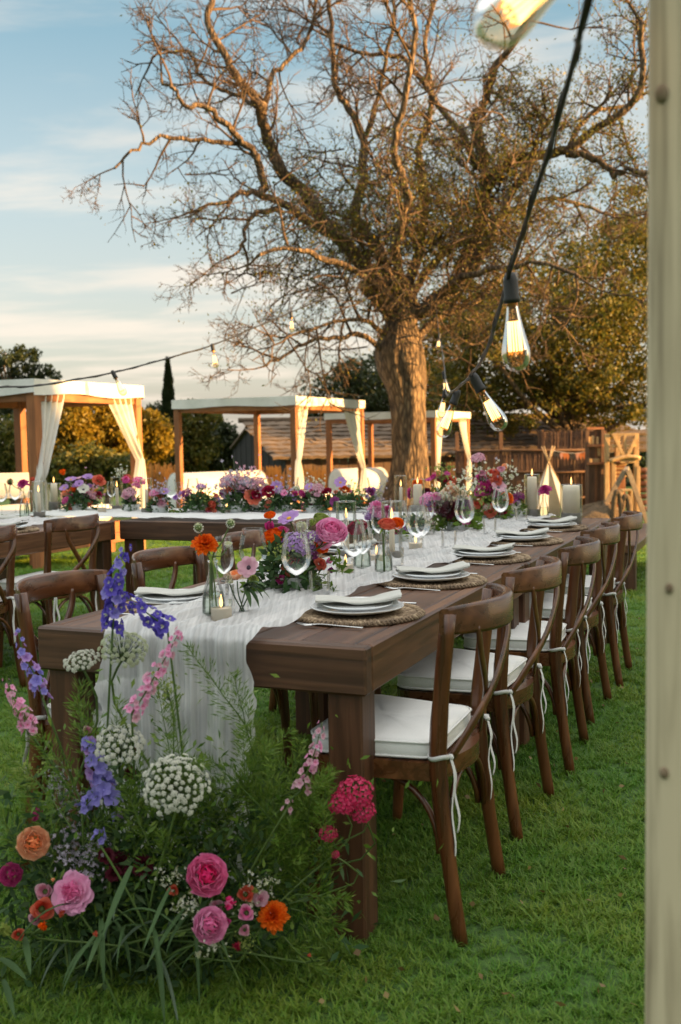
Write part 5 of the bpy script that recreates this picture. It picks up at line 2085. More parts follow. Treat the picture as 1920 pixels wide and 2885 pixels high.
def head_mesh(kind, colr):
    key = (kind, colr)
    if key in HEADS: return HEADS[key]
    rnd = random.Random(hash(kind) % 97 + len(colr) * 5 if False else sum(map(ord, kind + colr)))
    mb = MB()
    mats = [pm(colr), pm(colr, True), M_stem, plain('pollen', (0.55, 0.30, 0.02), 0.8), plain('dark_eye', (0.03, 0.015, 0.03), 0.7)]
    if kind == 'cluster':      # a dome of tiny florets
        for k in range(70):
            a, t = k * 2.39996, (k + .5) / 70
            th = R(100) * t ** .5
            c = Vector((math.sin(th) * math.cos(a), math.sin(th) * math.sin(a), math.cos(th) * .8)) * rnd.uniform(.82, 1.04)
            M = Matrix.Translation(c) @ frame_z(c + Vector((rnd.uniform(-.3, .3), rnd.uniform(-.3, .3), .2))) @ Matrix.Rotation(rnd.uniform(0, 6), 4, 'Z')
            for q in range(4):
                vs, fs = petal_pts(.20, .17, .1, .1, 0, 2, 2)
                mb.add(vs, fs, int(rnd.random() < .3), M @ PMX(q * PI / 2, .01, 0, R(60), 1.0))
        for k in range(10):
            a = k * 2.4
            mb.tube([(0, 0, -.9), (math.cos(a) * .3, math.sin(a) * .3, -.1), (math.cos(a) * .75, math.sin(a) * .75, .15)], .03, 4, 2)
    elif kind == 'sprig':      # airy panicle of small specks
        for k in range(58):
            c = Vector((rnd.gauss(0, .42), rnd.gauss(0, .42), rnd.gauss(.05, .38)))
            M = Matrix.Translation(c) @ frame_z(Vector((rnd.gauss(0, 1), rnd.gauss(0, 1), rnd.gauss(.6, .6)))) @ Matrix.Rotation(rnd.uniform(0, 6), 4, 'Z')
            for q in range(4):
                vs, fs = petal_pts(.11, .11, .1, .05, 0, 2, 1)
                mb.add(vs, fs, int(rnd.random() < .4), M @ PMX(q * PI / 2, .008, 0, R(58), 1.0))
            if k % 3 == 0:
                mb.tube([(0, 0, -.9), c * .5 + Vector((0, 0, -.25)), c], .012, 3, 2, cap=False)
    elif kind == 'pompon':
        for k in range(60):
            a, t = k * 2.39996, (k + .5) / 60
            th = PI * t ** .7
            c = Vector((math.sin(th) * math.cos(a), math.sin(th) * math.sin(a), math.cos(th))) * .8
            vs, fs = petal_pts(.34, .36, .3, -.2, 0, 2, 2)
            mb.add(vs, fs, int(t < .3), Matrix.Translation(c) @ frame_z(c) @ Matrix.Rotation(a, 4, 'Z') @ PMX(0, -.12, 0, R(50), 1))
        mb.lathe([(.001, -.8), (.5, -.5), (.8, 0), (.5, .6), (.001, .8)], 12, 2)
    else:
        for sh, M, inner in petals(kind, rnd):
            mb.add(*SHAPES[sh], mat=1 if inner else 0, M=M)
        if kind in ('cosmos', 'anemone'):
            mb.lathe([(.22, .0), (.20, .08), (.10, .13), (.001, .14)], 10, 3 if kind == 'cosmos' else 4)
        mb.lathe([(.001, -.28), (.10, -.24), (.20, -.12), (.24, .02), (.001, .03)], 8, 2)
    me = mb.mesh(f'{colr}_{kind}', mats)
    HEADS[key] = me
    return me


def head_matrix(p, d, r, spin=None):
    return Matrix.Translation(p) @ frame_z(d) @ Matrix.Rotation(random.uniform(0, 6) if spin is None else spin, 4, 'Z') @ Matrix.Diagonal((r, r, r, 1))


def stem_tube(mb, a, b, r, sag=0.0, d=None, mat=0):
    a, b = Vector(a), Vector(b)
    m1 = a.lerp(b, 0.4) + Vector((random.gauss(0, .01), random.gauss(0, .01), 0.02))
    m2 = (b - Vector(d).normalized() * (b - a).length * 0.2) if d is not None else a.lerp(b, 0.8)
    mb.tube(catmull([a, m1, m2, b], 3), r, 5, mat)


def leaf_blade(p0, d0, ln, w, droop, nseg=6, fold=0.25):
    """One long leaf as a folded strip from p0 along d0."""
    p, d = Vector(p0), Vector(d0).normalized()
    pts = [p.copy()]
    for k in range(nseg):
        d = (d + Vector((0, 0, -droop / nseg))).normalized()
        p = p + d * (ln / nseg)
        pts.append(p.copy())
    vs, fs = [], []
    for k, q in enumerate(pts):
        t = k / nseg
        dd = (pts[min(k + 1, nseg)] - pts[max(k - 1, 0)]).normalized()
        s = dd.cross(Vector((0, 0, 1)))
        s = s.normalized() if s.length > 1e-4 else Vector((1, 0, 0))
        n = s.cross(dd)
        hw = w * (math.sin(PI * min(1, 0.12 + 0.88 * t)) ** 0.7 * (1 - .25 * t) if t < 1 else 0.02) * 0.5
        vs += [q - s * hw + n * hw * fold, q, q + s * hw + n * hw * fold]
    for k in range(nseg):
        a = k * 3
        fs += [(a, a + 1, a + 4, a + 3), (a + 1, a + 2, a + 5, a + 4)]
    return vs, fs


def plume_quads(p0, d0, ln, n, fl, fw, droop=0.5, width=0.05):
    """Feathery frond: thin leaflets all round a curved stalk. Returns quads and the stalk points."""
    p, d = Vector(p0), Vector(d0).normalized()
    pts = [p.copy()]
    for k in range(10):
        d = (d + Vector((random.gauss(0, .06), random.gauss(0, .06), -droop / 10))).normalized()
        p = p + d * (ln / 10)
        pts.append(p.copy())
    t = rng.uniform(0.12, 1.0, n)
    A = np.array([tuple(q) for q in pts])
    i = np.minimum((t * 10).astype(int), 9)
    f = (t * 10 - i)[:, None]
    base = A[i] * (1 - f) + A[i + 1] * f
    ax = (A[i + 1] - A[i])
    ax /= np.linalg.norm(ax, axis=1, keepdims=True)
    side = rng.normal(size=(n, 3))
    side -= ax * (side * ax).sum(1)[:, None]
    side /= np.linalg.norm(side, axis=1, keepdims=True)
    off = rng.uniform(0, 1, n)[:, None] ** 0.7
    wdt = width * (1 - 0.65 * t)[:, None]
    C = base + side * off * wdt + ax * off * wdt * 0.6
    return leaf_quads(C, fl, fw, side + ax * 0.9), pts


def toward_camera(p, k=0.6, up=0.5):
    d = Vector((0, 0, CAMH)) - Vector(p)
    d.z *= 0.4
    return (d.normalized() * k + Vector((0, 0, up)) + Vector((random.gauss(0, .16), random.gauss(0, .16), random.gauss(0, .1)))).normalized()


def bowl_arrangement(label, px, py, heads, gr=0.13, gh=0.15, bowl=True, nleaf=420, z=HT + .008, mats=None, seed=0, trail=()):
    """Low arrangement in a white bowl standing at a pixel of the table top; heads: kind, colour, px, py, radius in px."""
    random.seed(seed + 100)
    b = at(px, py, z=z)
    d0 = b.y
    s = d0 / FPX
    t = thing('flower_arrangement', label, 'flowers', (0, 0, 0), 0, 'flower arrangements on the tables')
    if bowl:
        MB().lathe([(.0005, 0), (.045, 0), (.052, .004), (.060, .055), (.062, .058), (.059, .058), (.052, .02), (.0005, .014)], 28, M=Matrix.Translation(b)).build('bowl', M_bowl, t)
    mid = b + Vector((0, 0, .06))
    st = MB()
    xs, ys = [h_[2] for h_ in heads], [h_[3] for h_ in heads]
    rs_ = sorted(h_[4] for h_ in heads)[len(heads) // 2]
    for q in range(9 if len(heads) > 9 else 5):      # small blooms between the large ones
        heads.append((random.choice(('rose', 'anemone', 'cluster', 'ranunculus', 'tulip')), random.choice(('pink', 'palepink', 'hotpink', 'lilac', 'white', 'coral', 'magenta')),
                      random.uniform(min(xs), max(xs)), random.uniform(min(ys) + (max(ys) - min(ys)) * .15, max(ys)), rs_ * random.uniform(.45, .75)))
    for (kind, colr, hx, hy, r) in heads:
        dd = random.uniform(-.6, .5) * gr
        p = at(hx, hy, d=d0 + dd)
        rr = r * s * 1.28
        out = (p - mid)
        out.z = max(out.z, 0.02)
        d = (out.normalized() * 0.8 + toward_camera(p, .7, .35)).normalized()
        if kind in ('sprig', 'cluster'): d = (out.normalized() + Vector((0, 0, .5))).normalized()
        link(f'{colr}_{kind}', head_mesh(kind, colr), t, head_matrix(p, d, rr), 'stuff' if kind in ('sprig', 'cluster') else None)
        stem_tube(st, mid + Vector((random.gauss(0, .012), random.gauss(0, .012), -.02)), p - d * rr * .2, .0022, d=d)
    st.build('stems', M_stem, t)
    g = np.random.default_rng(seed)
    nleaf = int(nleaf * .7)
    v = g.normal(size=(nleaf, 3))
    v /= np.linalg.norm(v, axis=1, keepdims=True)
    v[:, 2] = np.abs(v[:, 2]) * 1.1 - 0.25
    nleaf = int(nleaf)
    C = np.array(tuple(b)) + np.array([0, 0, .05]) + v * (g.uniform(0.25, 1, nleaf) ** .6)[:, None] * np.array([gr, gr, gh])
    C[:, 2] = np.maximum(C[:, 2], z + .012)
    quads('foliage', leaf_quads(C, .045, .020, v + g.normal(size=(nleaf, 3)) * .5), mats or M_leafdark, t, 'stuff')
    if trail:
        for (x0, y0, x1, y1) in trail:
            p0, p1 = at(x0, y0, d=d0 - .02), at(x1, y1, d=d0 - .06)
            if p1.z < z + .01: p1.z = z + .01
            n = 26
            u = rng.uniform(0, 1, n)[:, None]
            C = np.array(tuple(p0)) * (1 - u) + np.array(tuple(p1)) * u + rng.normal(size=(n, 3)) * .012
            C[:, 2] = np.maximum(C[:, 2], z + .008)
            quads('trailing_leaves', leaf_quads(C, .036, .013), M_fern, t, 'stuff')
    return t


A = bowl_arrangement
A('low bowl of orange ranunculus, pink rose and lilac cosmos behind the wine glasses', 812, 1672, [
    ('ranunculus', 'orange', 773, 1512, 29), ('ranunculus', 'orange', 893, 1538, 29), ('ranunculus', 'pink', 935, 1498, 36), ('rose', 'pink', 912, 1520, 22),
    ('cosmos', 'lilac', 815, 1461, 27), ('bud', 'magenta', 762, 1487, 16), ('cluster', 'lilac', 842, 1540, 36), ('cluster', 'plum', 868, 1562, 24), ('rose', 'coral', 825, 1592, 24), ('anemone', 'palepink', 880, 1594, 15), ('bud', 'pink', 925, 1582, 10),
    ('bud', 'plum', 930, 1608, 10), ('ranunculus', 'lime', 908, 1463, 20), ('bud', 'white', 848, 1490, 18), ('bud', 'lime', 880, 1475, 11), ('bud', 'orange', 832, 1640, 10), ('ranunculus', 'orange', 761, 1452, 14), ('sprig', 'lime', 800, 1560, 40), ('sprig', 'white', 870, 1520, 34)],
  .12, .17, True, 520, seed=1, trail=((880, 1620, 905, 1690), (900, 1630, 940, 1675), (700, 1640, 720, 1690), (730, 1600, 690, 1680), (940, 1560, 960, 1610)))
A('small dark green bowl with white and peach blooms between the hurricane lamp and wine glasses', 1165, 1515, [
    ('anemone', 'white', 1180, 1485, 16), ('anemone', 'cream', 1150, 1478, 15), ('bud', 'burgundy', 1188, 1503, 12), ('sprig', 'white', 1160, 1485, 38), ('sprig', 'white', 1195, 1470, 30), ('rose', 'peach', 1140, 1492, 12)], .10, .08, True, 300, seed=2)
A('mixed arrangement of cream, plum and burgundy blooms in the middle of the long table', 1290, 1500, [
    ('rose', 'cream', 1272, 1388, 24), ('anemone', 'cream', 1290, 1400, 22), ('rose', 'cream', 1250, 1402, 18), ('carnation', 'burgundy', 1268, 1435, 22), ('carnation', 'plum', 1302, 1430, 26), ('carnation', 'plum', 1290, 1450, 20), ('rose', 'burgundy', 1280, 1450, 16),
    ('bud', 'orange', 1279, 1472, 14), ('ranunculus', 'orange', 1285, 1468, 10), ('cluster', 'lilac', 1232, 1420, 22), ('cluster', 'pink', 1205, 1408, 18), ('sprig', 'white', 1245, 1405, 30), ('sprig', 'white', 1310, 1375, 40), ('sprig', 'lime', 1265, 1440, 40)], .13, .12, True, 480, mats=M_fern, seed=3,
  trail=((1300, 1460, 1350, 1475), (1250, 1470, 1230, 1500)))
A('tall magenta and peach arrangement with white sprigs at the far end of the long table', 1385, 1468, [
    ('rose', 'magenta', 1372, 1376, 26), ('carnation', 'magenta', 1385, 1386, 18), ('ranunculus', 'coral', 1390, 1336, 16), ('bud', 'peach', 1422, 1316, 9), ('cluster', 'palepink', 1348, 1294, 16), ('sprig', 'white', 1340, 1345, 42), ('sprig', 'white', 1425, 1340, 36), ('sprig', 'statice', 1390, 1360, 36), ('sprig', 'lime', 1335, 1400, 36),
    ('rose', 'coral', 1378, 1438, 16), ('rose', 'crimson', 1415, 1440, 15), ('anemone', 'palepink', 1405, 1375, 18), ('rose', 'orange', 1430, 1402, 16), ('rose', 'coral', 1400, 1352, 14), ('sprig', 'white', 1395, 1415, 40)], .13, .20, True, 520, mats=M_fern, seed=4)
A('crimson and peach ranunculus arrangement in front of the old tree trunk', 1245, 1438, [
    ('ranunculus', 'crimson', 1250, 1350, 17), ('rose', 'peach', 1235, 1338, 14), ('rose', 'coral', 1272, 1352, 14), ('bud', 'lime', 1266, 1320, 8), ('sprig', 'lime', 1245, 1330, 30), ('rose', 'orange', 1175, 1364, 14), ('rose', 'magenta', 1160, 1388, 13), ('rose', 'burgundy', 1200, 1390, 14)], .12, .14, True, 320, mats=M_fern, seed=5)
# tables behind
A('colourful bowl of coral, orange and lilac flowers behind the left table chair', 225, 1442, [
    ('ranunculus', 'coral', 203, 1426, 13), ('rose', 'orange', 210, 1383, 16), ('rose', 'peach', 186, 1392, 14), ('rose', 'magenta', 199, 1397, 8), ('cosmos', 'lilac', 200, 1352, 14), ('anemone', 'lilac', 248, 1347, 13), ('rose', 'coral', 280, 1352, 14), ('anemone', 'white', 236, 1380, 14), ('rose', 'crimson', 277, 1394, 11), ('bud', 'coral', 251, 1420, 11),
    ('sprig', 'palepink', 255, 1390, 30), ('sprig', 'statice', 230, 1410, 26), ('bud', 'orange', 178, 1333, 10), ('cosmos', 'lilac', 182, 1375, 12), ('cluster', 'palepink', 250, 1395, 14), ('anemone', 'lilac', 224, 1364, 11)], .14, .14, True, 420, seed=6)
A('pink stock and blush blooms between the two hurricane lamps on the crosswise table', 372, 1444, [
    ('cluster', 'hotpink', 392, 1358, 15), ('rose', 'coral', 356, 1346, 11), ('cluster', 'palepink', 366, 1390, 15), ('anemone', 'palepink', 370, 1408, 12), ('rose', 'palepink', 356, 1395, 10), ('sprig', 'white', 340, 1335, 22), ('rose', 'pink', 385, 1368, 10)], .07, .13, True, 150, seed=7)
A('orange and pink arrangement in front of the long bolster', 565, 1446, [
    ('rose', 'orange', 567, 1397, 15), ('bud', 'coral', 596, 1425, 14), ('rose', 'pink', 556, 1418, 12), ('rose', 'palepink', 545, 1412, 10), ('cluster', 'plum', 528, 1390, 12), ('cluster', 'lilac', 568, 1374, 12), ('cosmos', 'lilac', 612, 1408, 12), ('anemone', 'plum', 630, 1393, 13), ('sprig', 'lime', 590, 1410, 36), ('sprig', 'palepink', 520, 1405, 26), ('rose', 'coral', 483, 1447, 10)], .15, .11, True, 420, seed=8,
  trail=((500, 1440, 470, 1462), (515, 1440, 512, 1465)))
A('lilac and blush spray arrangement rising in front of the bolster', 672, 1447, [
    ('cluster', 'palepink', 650, 1362, 24), ('sprig', 'statice', 668, 1358, 40), ('sprig', 'palepink', 690, 1352, 40), ('sprig', 'statice', 640, 1375, 40), ('cluster', 'statice', 700, 1365, 20), ('rose', 'crimson', 722, 1392, 12), ('sprig', 'palepink', 720, 1370, 34), ('anemone', 'white', 716, 1418, 11), ('sprig', 'statice', 662, 1400, 38), ('cluster', 'palepink', 730, 1358, 13)], .13, .16, True, 320, seed=9)
A('dark red and lavender arrangement left of the lilac cosmos', 800, 1446, [
    ('rose', 'crimson', 757, 1384, 16), ('cosmos', 'lilac', 780, 1372, 15), ('rose', 'coral', 784, 1388, 10), ('anemone', 'lilac', 815, 1402, 13), ('anemone', 'statice', 765, 1420, 12), ('rose', 'white', 836, 1380, 12), ('anemone', 'palepink', 872, 1380, 15), ('carnation', 'burgundy', 868, 1402, 15), ('bud', 'coral', 866, 1428, 12), ('sprig', 'statice', 800, 1380, 34), ('sprig', 'lime', 790, 1420, 30), ('bud', 'white', 752, 1370, 8)], .17, .11, True, 480, seed=10)
A('garland of crimson, purple and orange flowers in front of the round bolster', 960, 1446, [
    ('rose', 'crimson', 920, 1387, 14), ('cosmos', 'lilac', 960, 1360, 15), ('rose', 'orange', 972, 1378, 12), ('anemone', 'plum', 944, 1414, 12), ('rose', 'orange', 1016, 1412, 12), ('sprig', 'lime', 1000, 1395, 36), ('rose', 'plum', 1045, 1385, 10), ('sprig', 'statice', 1060, 1395, 30), ('bud', 'lilac', 1050, 1382, 9)], .20, .10, True, 620, seed=11)
A('pink and magenta sprays between the burning tapers', 1070, 1520, [
    ('carnation', 'pink', 1062, 1432, 20), ('carnation', 'magenta', 1092, 1440, 14), ('cluster', 'pink', 1075, 1450, 16), ('sprig', 'statice', 1050, 1445, 26), ('rose', 'magenta', 1085, 1455, 12), ('cluster', 'lilac', 1045, 1455, 14)], .07, .12, True, 150, seed=12)


A('small pink and white posy in a bowl beside the lit votive among the wine glasses', 1128, 1538, [
    ('rose', 'pink', 1122, 1500, 15), ('anemone', 'white', 1140, 1508, 12), ('rose', 'hotpink', 1108, 1512, 12), ('sprig', 'white', 1128, 1492, 26), ('cluster', 'lilac', 1142, 1494, 12)], .06, .09, True, 120, mats=M_fern, seed=13)
A('lilac and coral blooms at the joint between crosswise and left tables', 452, 1447, [
    ('rose', 'coral', 446, 1400, 12), ('cosmos', 'lilac', 462, 1386, 13), ('cluster', 'pink', 436, 1390, 12), ('rose', 'palepink', 455, 1416, 11), ('sprig', 'statice', 450, 1380, 28), ('anemone', 'white', 470, 1408, 10)], .09, .12, True, 200, seed=14)
A('bright pink and orange blooms right of the dark red arrangement', 886, 1448, [
    ('rose', 'hotpink', 884, 1388, 13), ('rose', 'orange', 900, 1402, 12), ('cosmos', 'lilac', 872, 1372, 12), ('cluster', 'palepink', 896, 1376, 13), ('anemone', 'white', 880, 1412, 10), ('sprig', 'white', 890, 1366, 26)], .10, .12, True, 220, seed=15)
A('pink, white and plum blooms at the far right end of the gauze runner', 1452, 1462, [
    ('rose', 'pink', 1446, 1412, 13), ('cluster', 'plum', 1462, 1400, 13), ('anemone', 'white', 1456, 1424, 11), ('rose', 'coral', 1438, 1430, 12), ('sprig', 'white', 1452, 1392, 28)], .08, .11, True, 180, mats=M_fern, seed=16)


def bottle_flowers(label, px, py, heads, vase='a clear glass bottle', glass_label='clear glass bottle vase', seed=0, scale=None):
    """Bottle vase at a pixel of the table and the cut flowers in it (things of their own)."""
    random.seed(seed + 300)
    b = at(px, py, z=HT + .006)
    s = b.y / FPX
    sc = scale or 1.0
    put('bottle', make_bottle, b, 0, glass_label, 'bottle vases', (sc, sc, sc))
    for (kind, colr, hx, hy, r, lab) in heads:
        p = at(hx, hy, d=b.y + random.uniform(-.01, .02))
        d = (toward_camera(p, .5, .75)).normalized()
        t = thing('cut_flower', lab, 'flower', tuple(b), 0, 'cut flowers in the bottle vases')
        link(f'{colr}_{kind}', head_mesh(kind, colr), t, Matrix.Translation(-b) @ head_matrix(p, d, r * s))
        q = Vector((random.uniform(-.012, .012), random.uniform(-.012, .012), .02))
        mb = MB()
        neck = Vector((random.uniform(-.005, .005), random.uniform(-.005, .005), .168 * sc))
        mb.tube(catmull([q, neck, neck.lerp(p - b, .6) - d * .01, p - b - d * r * s * .2], 4), .0021, 6)
        mb.build('stem', M_stem, t)
        if r > 22:
            lf = MB()
            for k in range(3):
                lf.add(*leaf_blade(neck.lerp(p - b, .25 + .2 * k), (random.gauss(0, 1), random.gauss(0, 1), .5), .05, .012, 1.2))
            lf.build('leaves', M_fern, t)


bottle_flowers('', 604, 1750, [('carnation', 'orange', 578, 1535, 38, 'big orange bloom in the green tinted bottle nearest the camera'), ('pompon', 'white', 560, 1487, 14, 'round cream seed head above the orange bloom'),
                               ('pompon', 'white', 650, 1475, 13, 'pale round seed head right of the burning flame'), ('tulip', 'white', 642, 1540, 17, 'small white bloom beside the big orange bloom')],
               glass_label='pale green bottle vase nearest the camera', seed=1)
bottle_flowers('', 1022, 1612, [('ranunculus', 'crimson', 1008, 1487, 30, 'crimson ranunculus on a tall stem in front of the hurricane lamp')], glass_label='clear bottle vase holding the crimson ranunculus', seed=2)
bottle_flowers('', 1082, 1628, [('ranunculus', 'coral', 1092, 1478, 27, 'coral ranunculus seen against the second hurricane lamp'), ('ranunculus', 'orange', 1118, 1476, 22, 'orange ranunculus beside the coral one')], glass_label='clear bottle vase holding the coral and orange ranunculus', seed=3)
bottle_flowers('', 1533, 1462, [('carnation', 'magenta', 1537, 1382, 20, 'magenta bloom between the two big pillar candles')], glass_label='bottle vase between the two big pillar candles', seed=4, scale=.85)
bottle_flowers('', 70, 1458, [('carnation', 'magenta', 66, 1364, 17, 'magenta bloom in a bottle at the left table'), ('pompon', 'burgundy', 29, 1357, 9, 'dark round seed head left of the magenta bloom')], glass_label='bottle vase with the magenta bloom on the left table', seed=5)
bottle_flowers('', 88, 1452, [('bud', 'coral', 93, 1352, 9, 'coral bud leaning right of the magenta bloom')], glass_label='second bottle vase on the left table next to the hurricane lamp', seed=6)


def glass_posy():
    b = at(680, 1740, z=HT + .006)
    s = b.y / FPX
    put('tumbler', make_tumbler, b, 0, 'water tumbler holding the peach and lilac posy by the nearest votive', 'water tumblers', (.75, .75, 1.0))
    t = thing('posy', 'posy of peach and pale lilac blooms in a small water glass', 'flowers', tuple(b))
    st = MB()
    for (kind, colr, hx, hy, r) in (('tulip', 'peach', 668, 1628, 26), ('anemone', 'palepink', 702, 1600, 34), ('rose', 'lime', 716, 1630, 14), ('bud', 'white', 650, 1640, 10)):
        p = at(hx, hy, d=b.y + random.uniform(-.01, .03))
        d = toward_camera(p, .5, .6)
        link(f'{colr}_{kind}', head_mesh(kind, colr), t, Matrix.Translation(-b) @ head_matrix(p, d, r * s))
        st.tube(catmull([Vector((random.uniform(-.018, .018), random.uniform(-.018, .018), .006)), (p - b) * .55, p - b - d * .01], 4), .002, 5)
    st.build('stems', M_leafdark, t)
    lf = MB()
    for k in range(9):
        lf.add(*leaf_blade(Vector((0.01, 0, .09)), (random.uniform(.2, 1), random.gauss(0, .6), random.uniform(-.2, .6)), random.uniform(.06, .1), .018, 1.6))
    lf.build('leaves', M_leafdark, t)


glass_posy()


# ------------------------------------------------------------------ the big flower arrangement on the grass at the table's end
def floor_arrangement():
    random.seed(77)
    base = at(345, 1400, d=2.42)
    base.z = 0
    t = thing('floor_flower_arrangement', 'large meadow style flower arrangement on the grass at the near end of the table', 'flowers', (0, 0, 0))
    D0 = 2.33
    st = MB()

    def root():
        return Vector((base.x + random.gauss(0, .13), base.y + random.gauss(0, .05), 0.03))

    def big(kind, colr, px, py, r, d=D0, face=None):
        p = at(px, py, d=d)
        s = d / FPX
        dr = Vector(face).normalized() if face else toward_camera(p, .95, .35)
        M = head_matrix(p, dr, r * s)
        cal = MB().lathe([(.001, -.28), (.10, -.24), (.20, -.12), (.24, .02), (.001, .03)], 8)
        h = cal.build({'ranunculus': 'ranunculus_bloom', 'rose': 'rose_bloom', 'carnation': 'carnation_bloom', 'bud': 'flower_bud', 'tulip': 'lisianthus_bloom', 'anemone': 'anemone_bloom'}[kind], M_stem, t, M)
        rnd = random.Random(px)
        for sh, PM_, inner in petals(kind, rnd):
            key = ('petal', sh, colr, inner)
            if key not in HEADS:
                HEADS[key] = MB().add(*SHAPES[sh]).mesh('petal', pm(colr, inner))
            link('petal', HEADS[key], h, PM_)
        rt = root()
        rt.x = rt.x * .75 + p.x * .25
        rt.z = max(.02, min(rt.z, p.z - .05))
        stem_tube(st, rt, p - dr * r * s * .25, .0028, d=dr)

    for a in (('ranunculus', 'peach', 95, 2375, 49), ('ranunculus', 'magenta', 32, 2464, 34), ('rose', 'pink', 205, 2515, 57, 2.28), ('ranunculus', 'hotpink', 582, 2466, 61, 2.26), ('ranunculus', 'pink', 592, 2606, 53, 2.2),
              ('carnation', 'orange', 772, 2582, 46, 2.3), ('tulip', 'coral', 118, 2562, 44, 2.27), ('tulip', 'palepink', 128, 2512, 33, 2.3), ('bud', 'magenta', 98, 2298, 28, 2.42), ('bud', 'orange', 120, 2612, 20, 2.22), ('bud', 'lime', 16, 2622, 30, 2.22), ('tulip', 'coral', 52, 2632, 24, 2.24),
              ('bud', 'hotpink', 644, 2546, 27, 2.26), ('tulip', 'palepink', 612, 2555, 26, 2.3), ('tulip', 'coral', 692, 2520, 33, 2.3), ('tulip', 'pink', 695, 2572, 31, 2.26), ('bud', 'crimson', 668, 2666, 20, 2.2), ('bud', 'coral', 270, 2632, 12, 2.2), ('bud', 'peach', 150, 2478, 9, 2.3), ('bud', 'lime', 720, 2510, 14, 2.28),
              ('carnation', 'burgundy', 338, 2432, 36, 2.36), ('carnation', 'burgundy', 402, 2440, 34, 2.36), ('carnation', 'burgundy', 320, 2462, 24, 2.33), ('carnation', 'burgundy', 375, 2120, 16, 2.5), ('carnation', 'burgundy', 365, 2180, 20, 2.48), ('tulip', 'coral', 490, 2510, 22, 2.3), ('tulip', 'palepink', 100, 2590, 24, 2.26), ('tulip', 'palepink', 690, 2620, 22, 2.24), ('bud', 'white', 560, 2690, 16, 2.2), ('tulip', 'palepink', 245, 2060, 18, 2.46), ('rose', 'burgundy', 300, 2410, 22, 2.34), ('bud', 'lime', 610, 2500, 14, 2.28), ('tulip', 'magenta', 640, 2600, 18, 2.24), ('rose', 'palepink', 735, 2530, 22, 2.3), ('bud', 'coral', 175, 2575, 16, 2.26), ('bud', 'coral', 872, 2692, 9, 2.25)):
        big(*a)

    # white umbels: a dome of stalked little clusters
    ub = MB()
    for k in range(16):
        a, q = k * 2.39996, (k + .5) / 16
        c = Vector((math.sqrt(q) * math.cos(a), math.sqrt(q) * math.sin(a), .35 * (1 - q)))
        vs, fs = [], []
        for j in range(2):
            for i in range(5):
                th = i * 2 * PI / 5
                rr = (.30, .22)[j]
                vs.append((c.x + rr * math.cos(th), c.y + rr * math.sin(th), c.z + (.0, .16)[j]))
        vs.append((c.x, c.y, c.z + .22))
        fs = [(i, (i + 1) % 5, 5 + (i + 1) % 5, 5 + i) for i in range(5)] + [(5 + i, 5 + (i + 1) % 5, 10) for i in range(5)]
        ub.add(vs, fs)
    um = {c: ub.mesh('umbellet', pm(c)) for c in ('white',)}
    ub2 = MB()
    ub2.v, ub2.f, ub2.m, ub2.sm = ub.v, ub.f, ub.m, ub.sm
    um['lime'] = ub2.mesh('umbellet', petalmat('umbel_green', (0.44, 0.50, 0.30), (0.56, 0.58, 0.42)))

    def umbel(px, py, r, d, colr='white', face=None, n=62):
        p = at(px, py, d=d)
        s = d / FPX * r
        dr = Vector(face).normalized() if face else toward_camera(p, .75, .7)
        F = Matrix.Translation(p) @ frame_z(dr)
        mb = MB()
        root_ = Vector((0, 0, -0.55 * s))
        h = None
        pts = []
        for k in range(n):
            q = (k + .5) / n
            th = R(82) * q ** .55
            a = k * 2.39996
            c = Vector((math.sin(th) * math.cos(a), math.sin(th) * math.sin(a), .56 * math.cos(th) - .06)) * s * random.uniform(.88, 1.06)
            pts.append((c, th, a))
            mb.tube([root_, root_.lerp(c, .5) + Vector((0, 0, -.05 * s)), c], .0009, 3, cap=False)
        h = mb.build('umbel_bloom', M_stem, t, F)
        for c, th, a in pts:
            u = s * .112 * (62 / n) ** .45 * random.uniform(.7, 1.25)
            link('umbellet', um[colr], h, Matrix.Translation(c) @ frame_z(c - root_ * .8) @ Matrix.Rotation(random.uniform(0, 6), 4, 'Z') @ Matrix.Diagonal((u, u * random.uniform(.75, 1.1), u * random.uniform(1.2, 2.0), 1)))
        rt = root()
        stem_tube(st, rt, F @ root_, .0032, d=dr)

    umbel(495, 2212, 92, 2.22, 'white', None, 104)
    umbel(338, 2100, 70, 2.36, 'white', (0.1, -.5, .85), 56)
    umbel(232, 1866, 50, 2.42, 'white', (-.1, -.35, .93), 44)
    umbel(350, 1832, 68, 2.44, 'lime', (.25, -.5, .8), 60)

    # larkspur and delphinium: florets up a spike
    fl = {}
    for c in ('blue', 'periwinkle', 'pink', 'palepink', 'lilac'):
        mb = MB()
        for k in range(5):
            mb.add(*SHAPES['open'], mat=0, M=PMX(k * 2 * PI / 5, .06, 0, R(58), 1.0, .95))
        for k in range(3):
            mb.add(*SHAPES['flat'], mat=1, M=PMX(k * 2 * PI / 3 + .4, .03, .05, R(25), .45, .9))
        fl[c] = mb.mesh('floret', [pm(c), pm('white' if c == 'blue' else c, True)])

    def spike(colr, pts, wpx, d, n, root_to=None, alt=None, part='delphinium_spike', lo=0.55):
        P_ = catmull([at(x, y, d=d + dz) for (x, y, dz) in pts], 5)      # from the lowest floret to the tip
        s = d / FPX
        mb = MB()
        mb.tube(P_, [.0024 - .0014 * k / (len(P_) - 1) for k in range(len(P_))], 5)
        rt = root()
        rt.x = rt.x * .7 + P_[0].x * .3
        mb.tube(catmull([rt, rt.lerp(P_[0], .55) + Vector((0, 0, .02)), P_[0]], 4), .0028, 5)
        h = mb.build(part, M_stem, t)
        m = len(P_) - 1
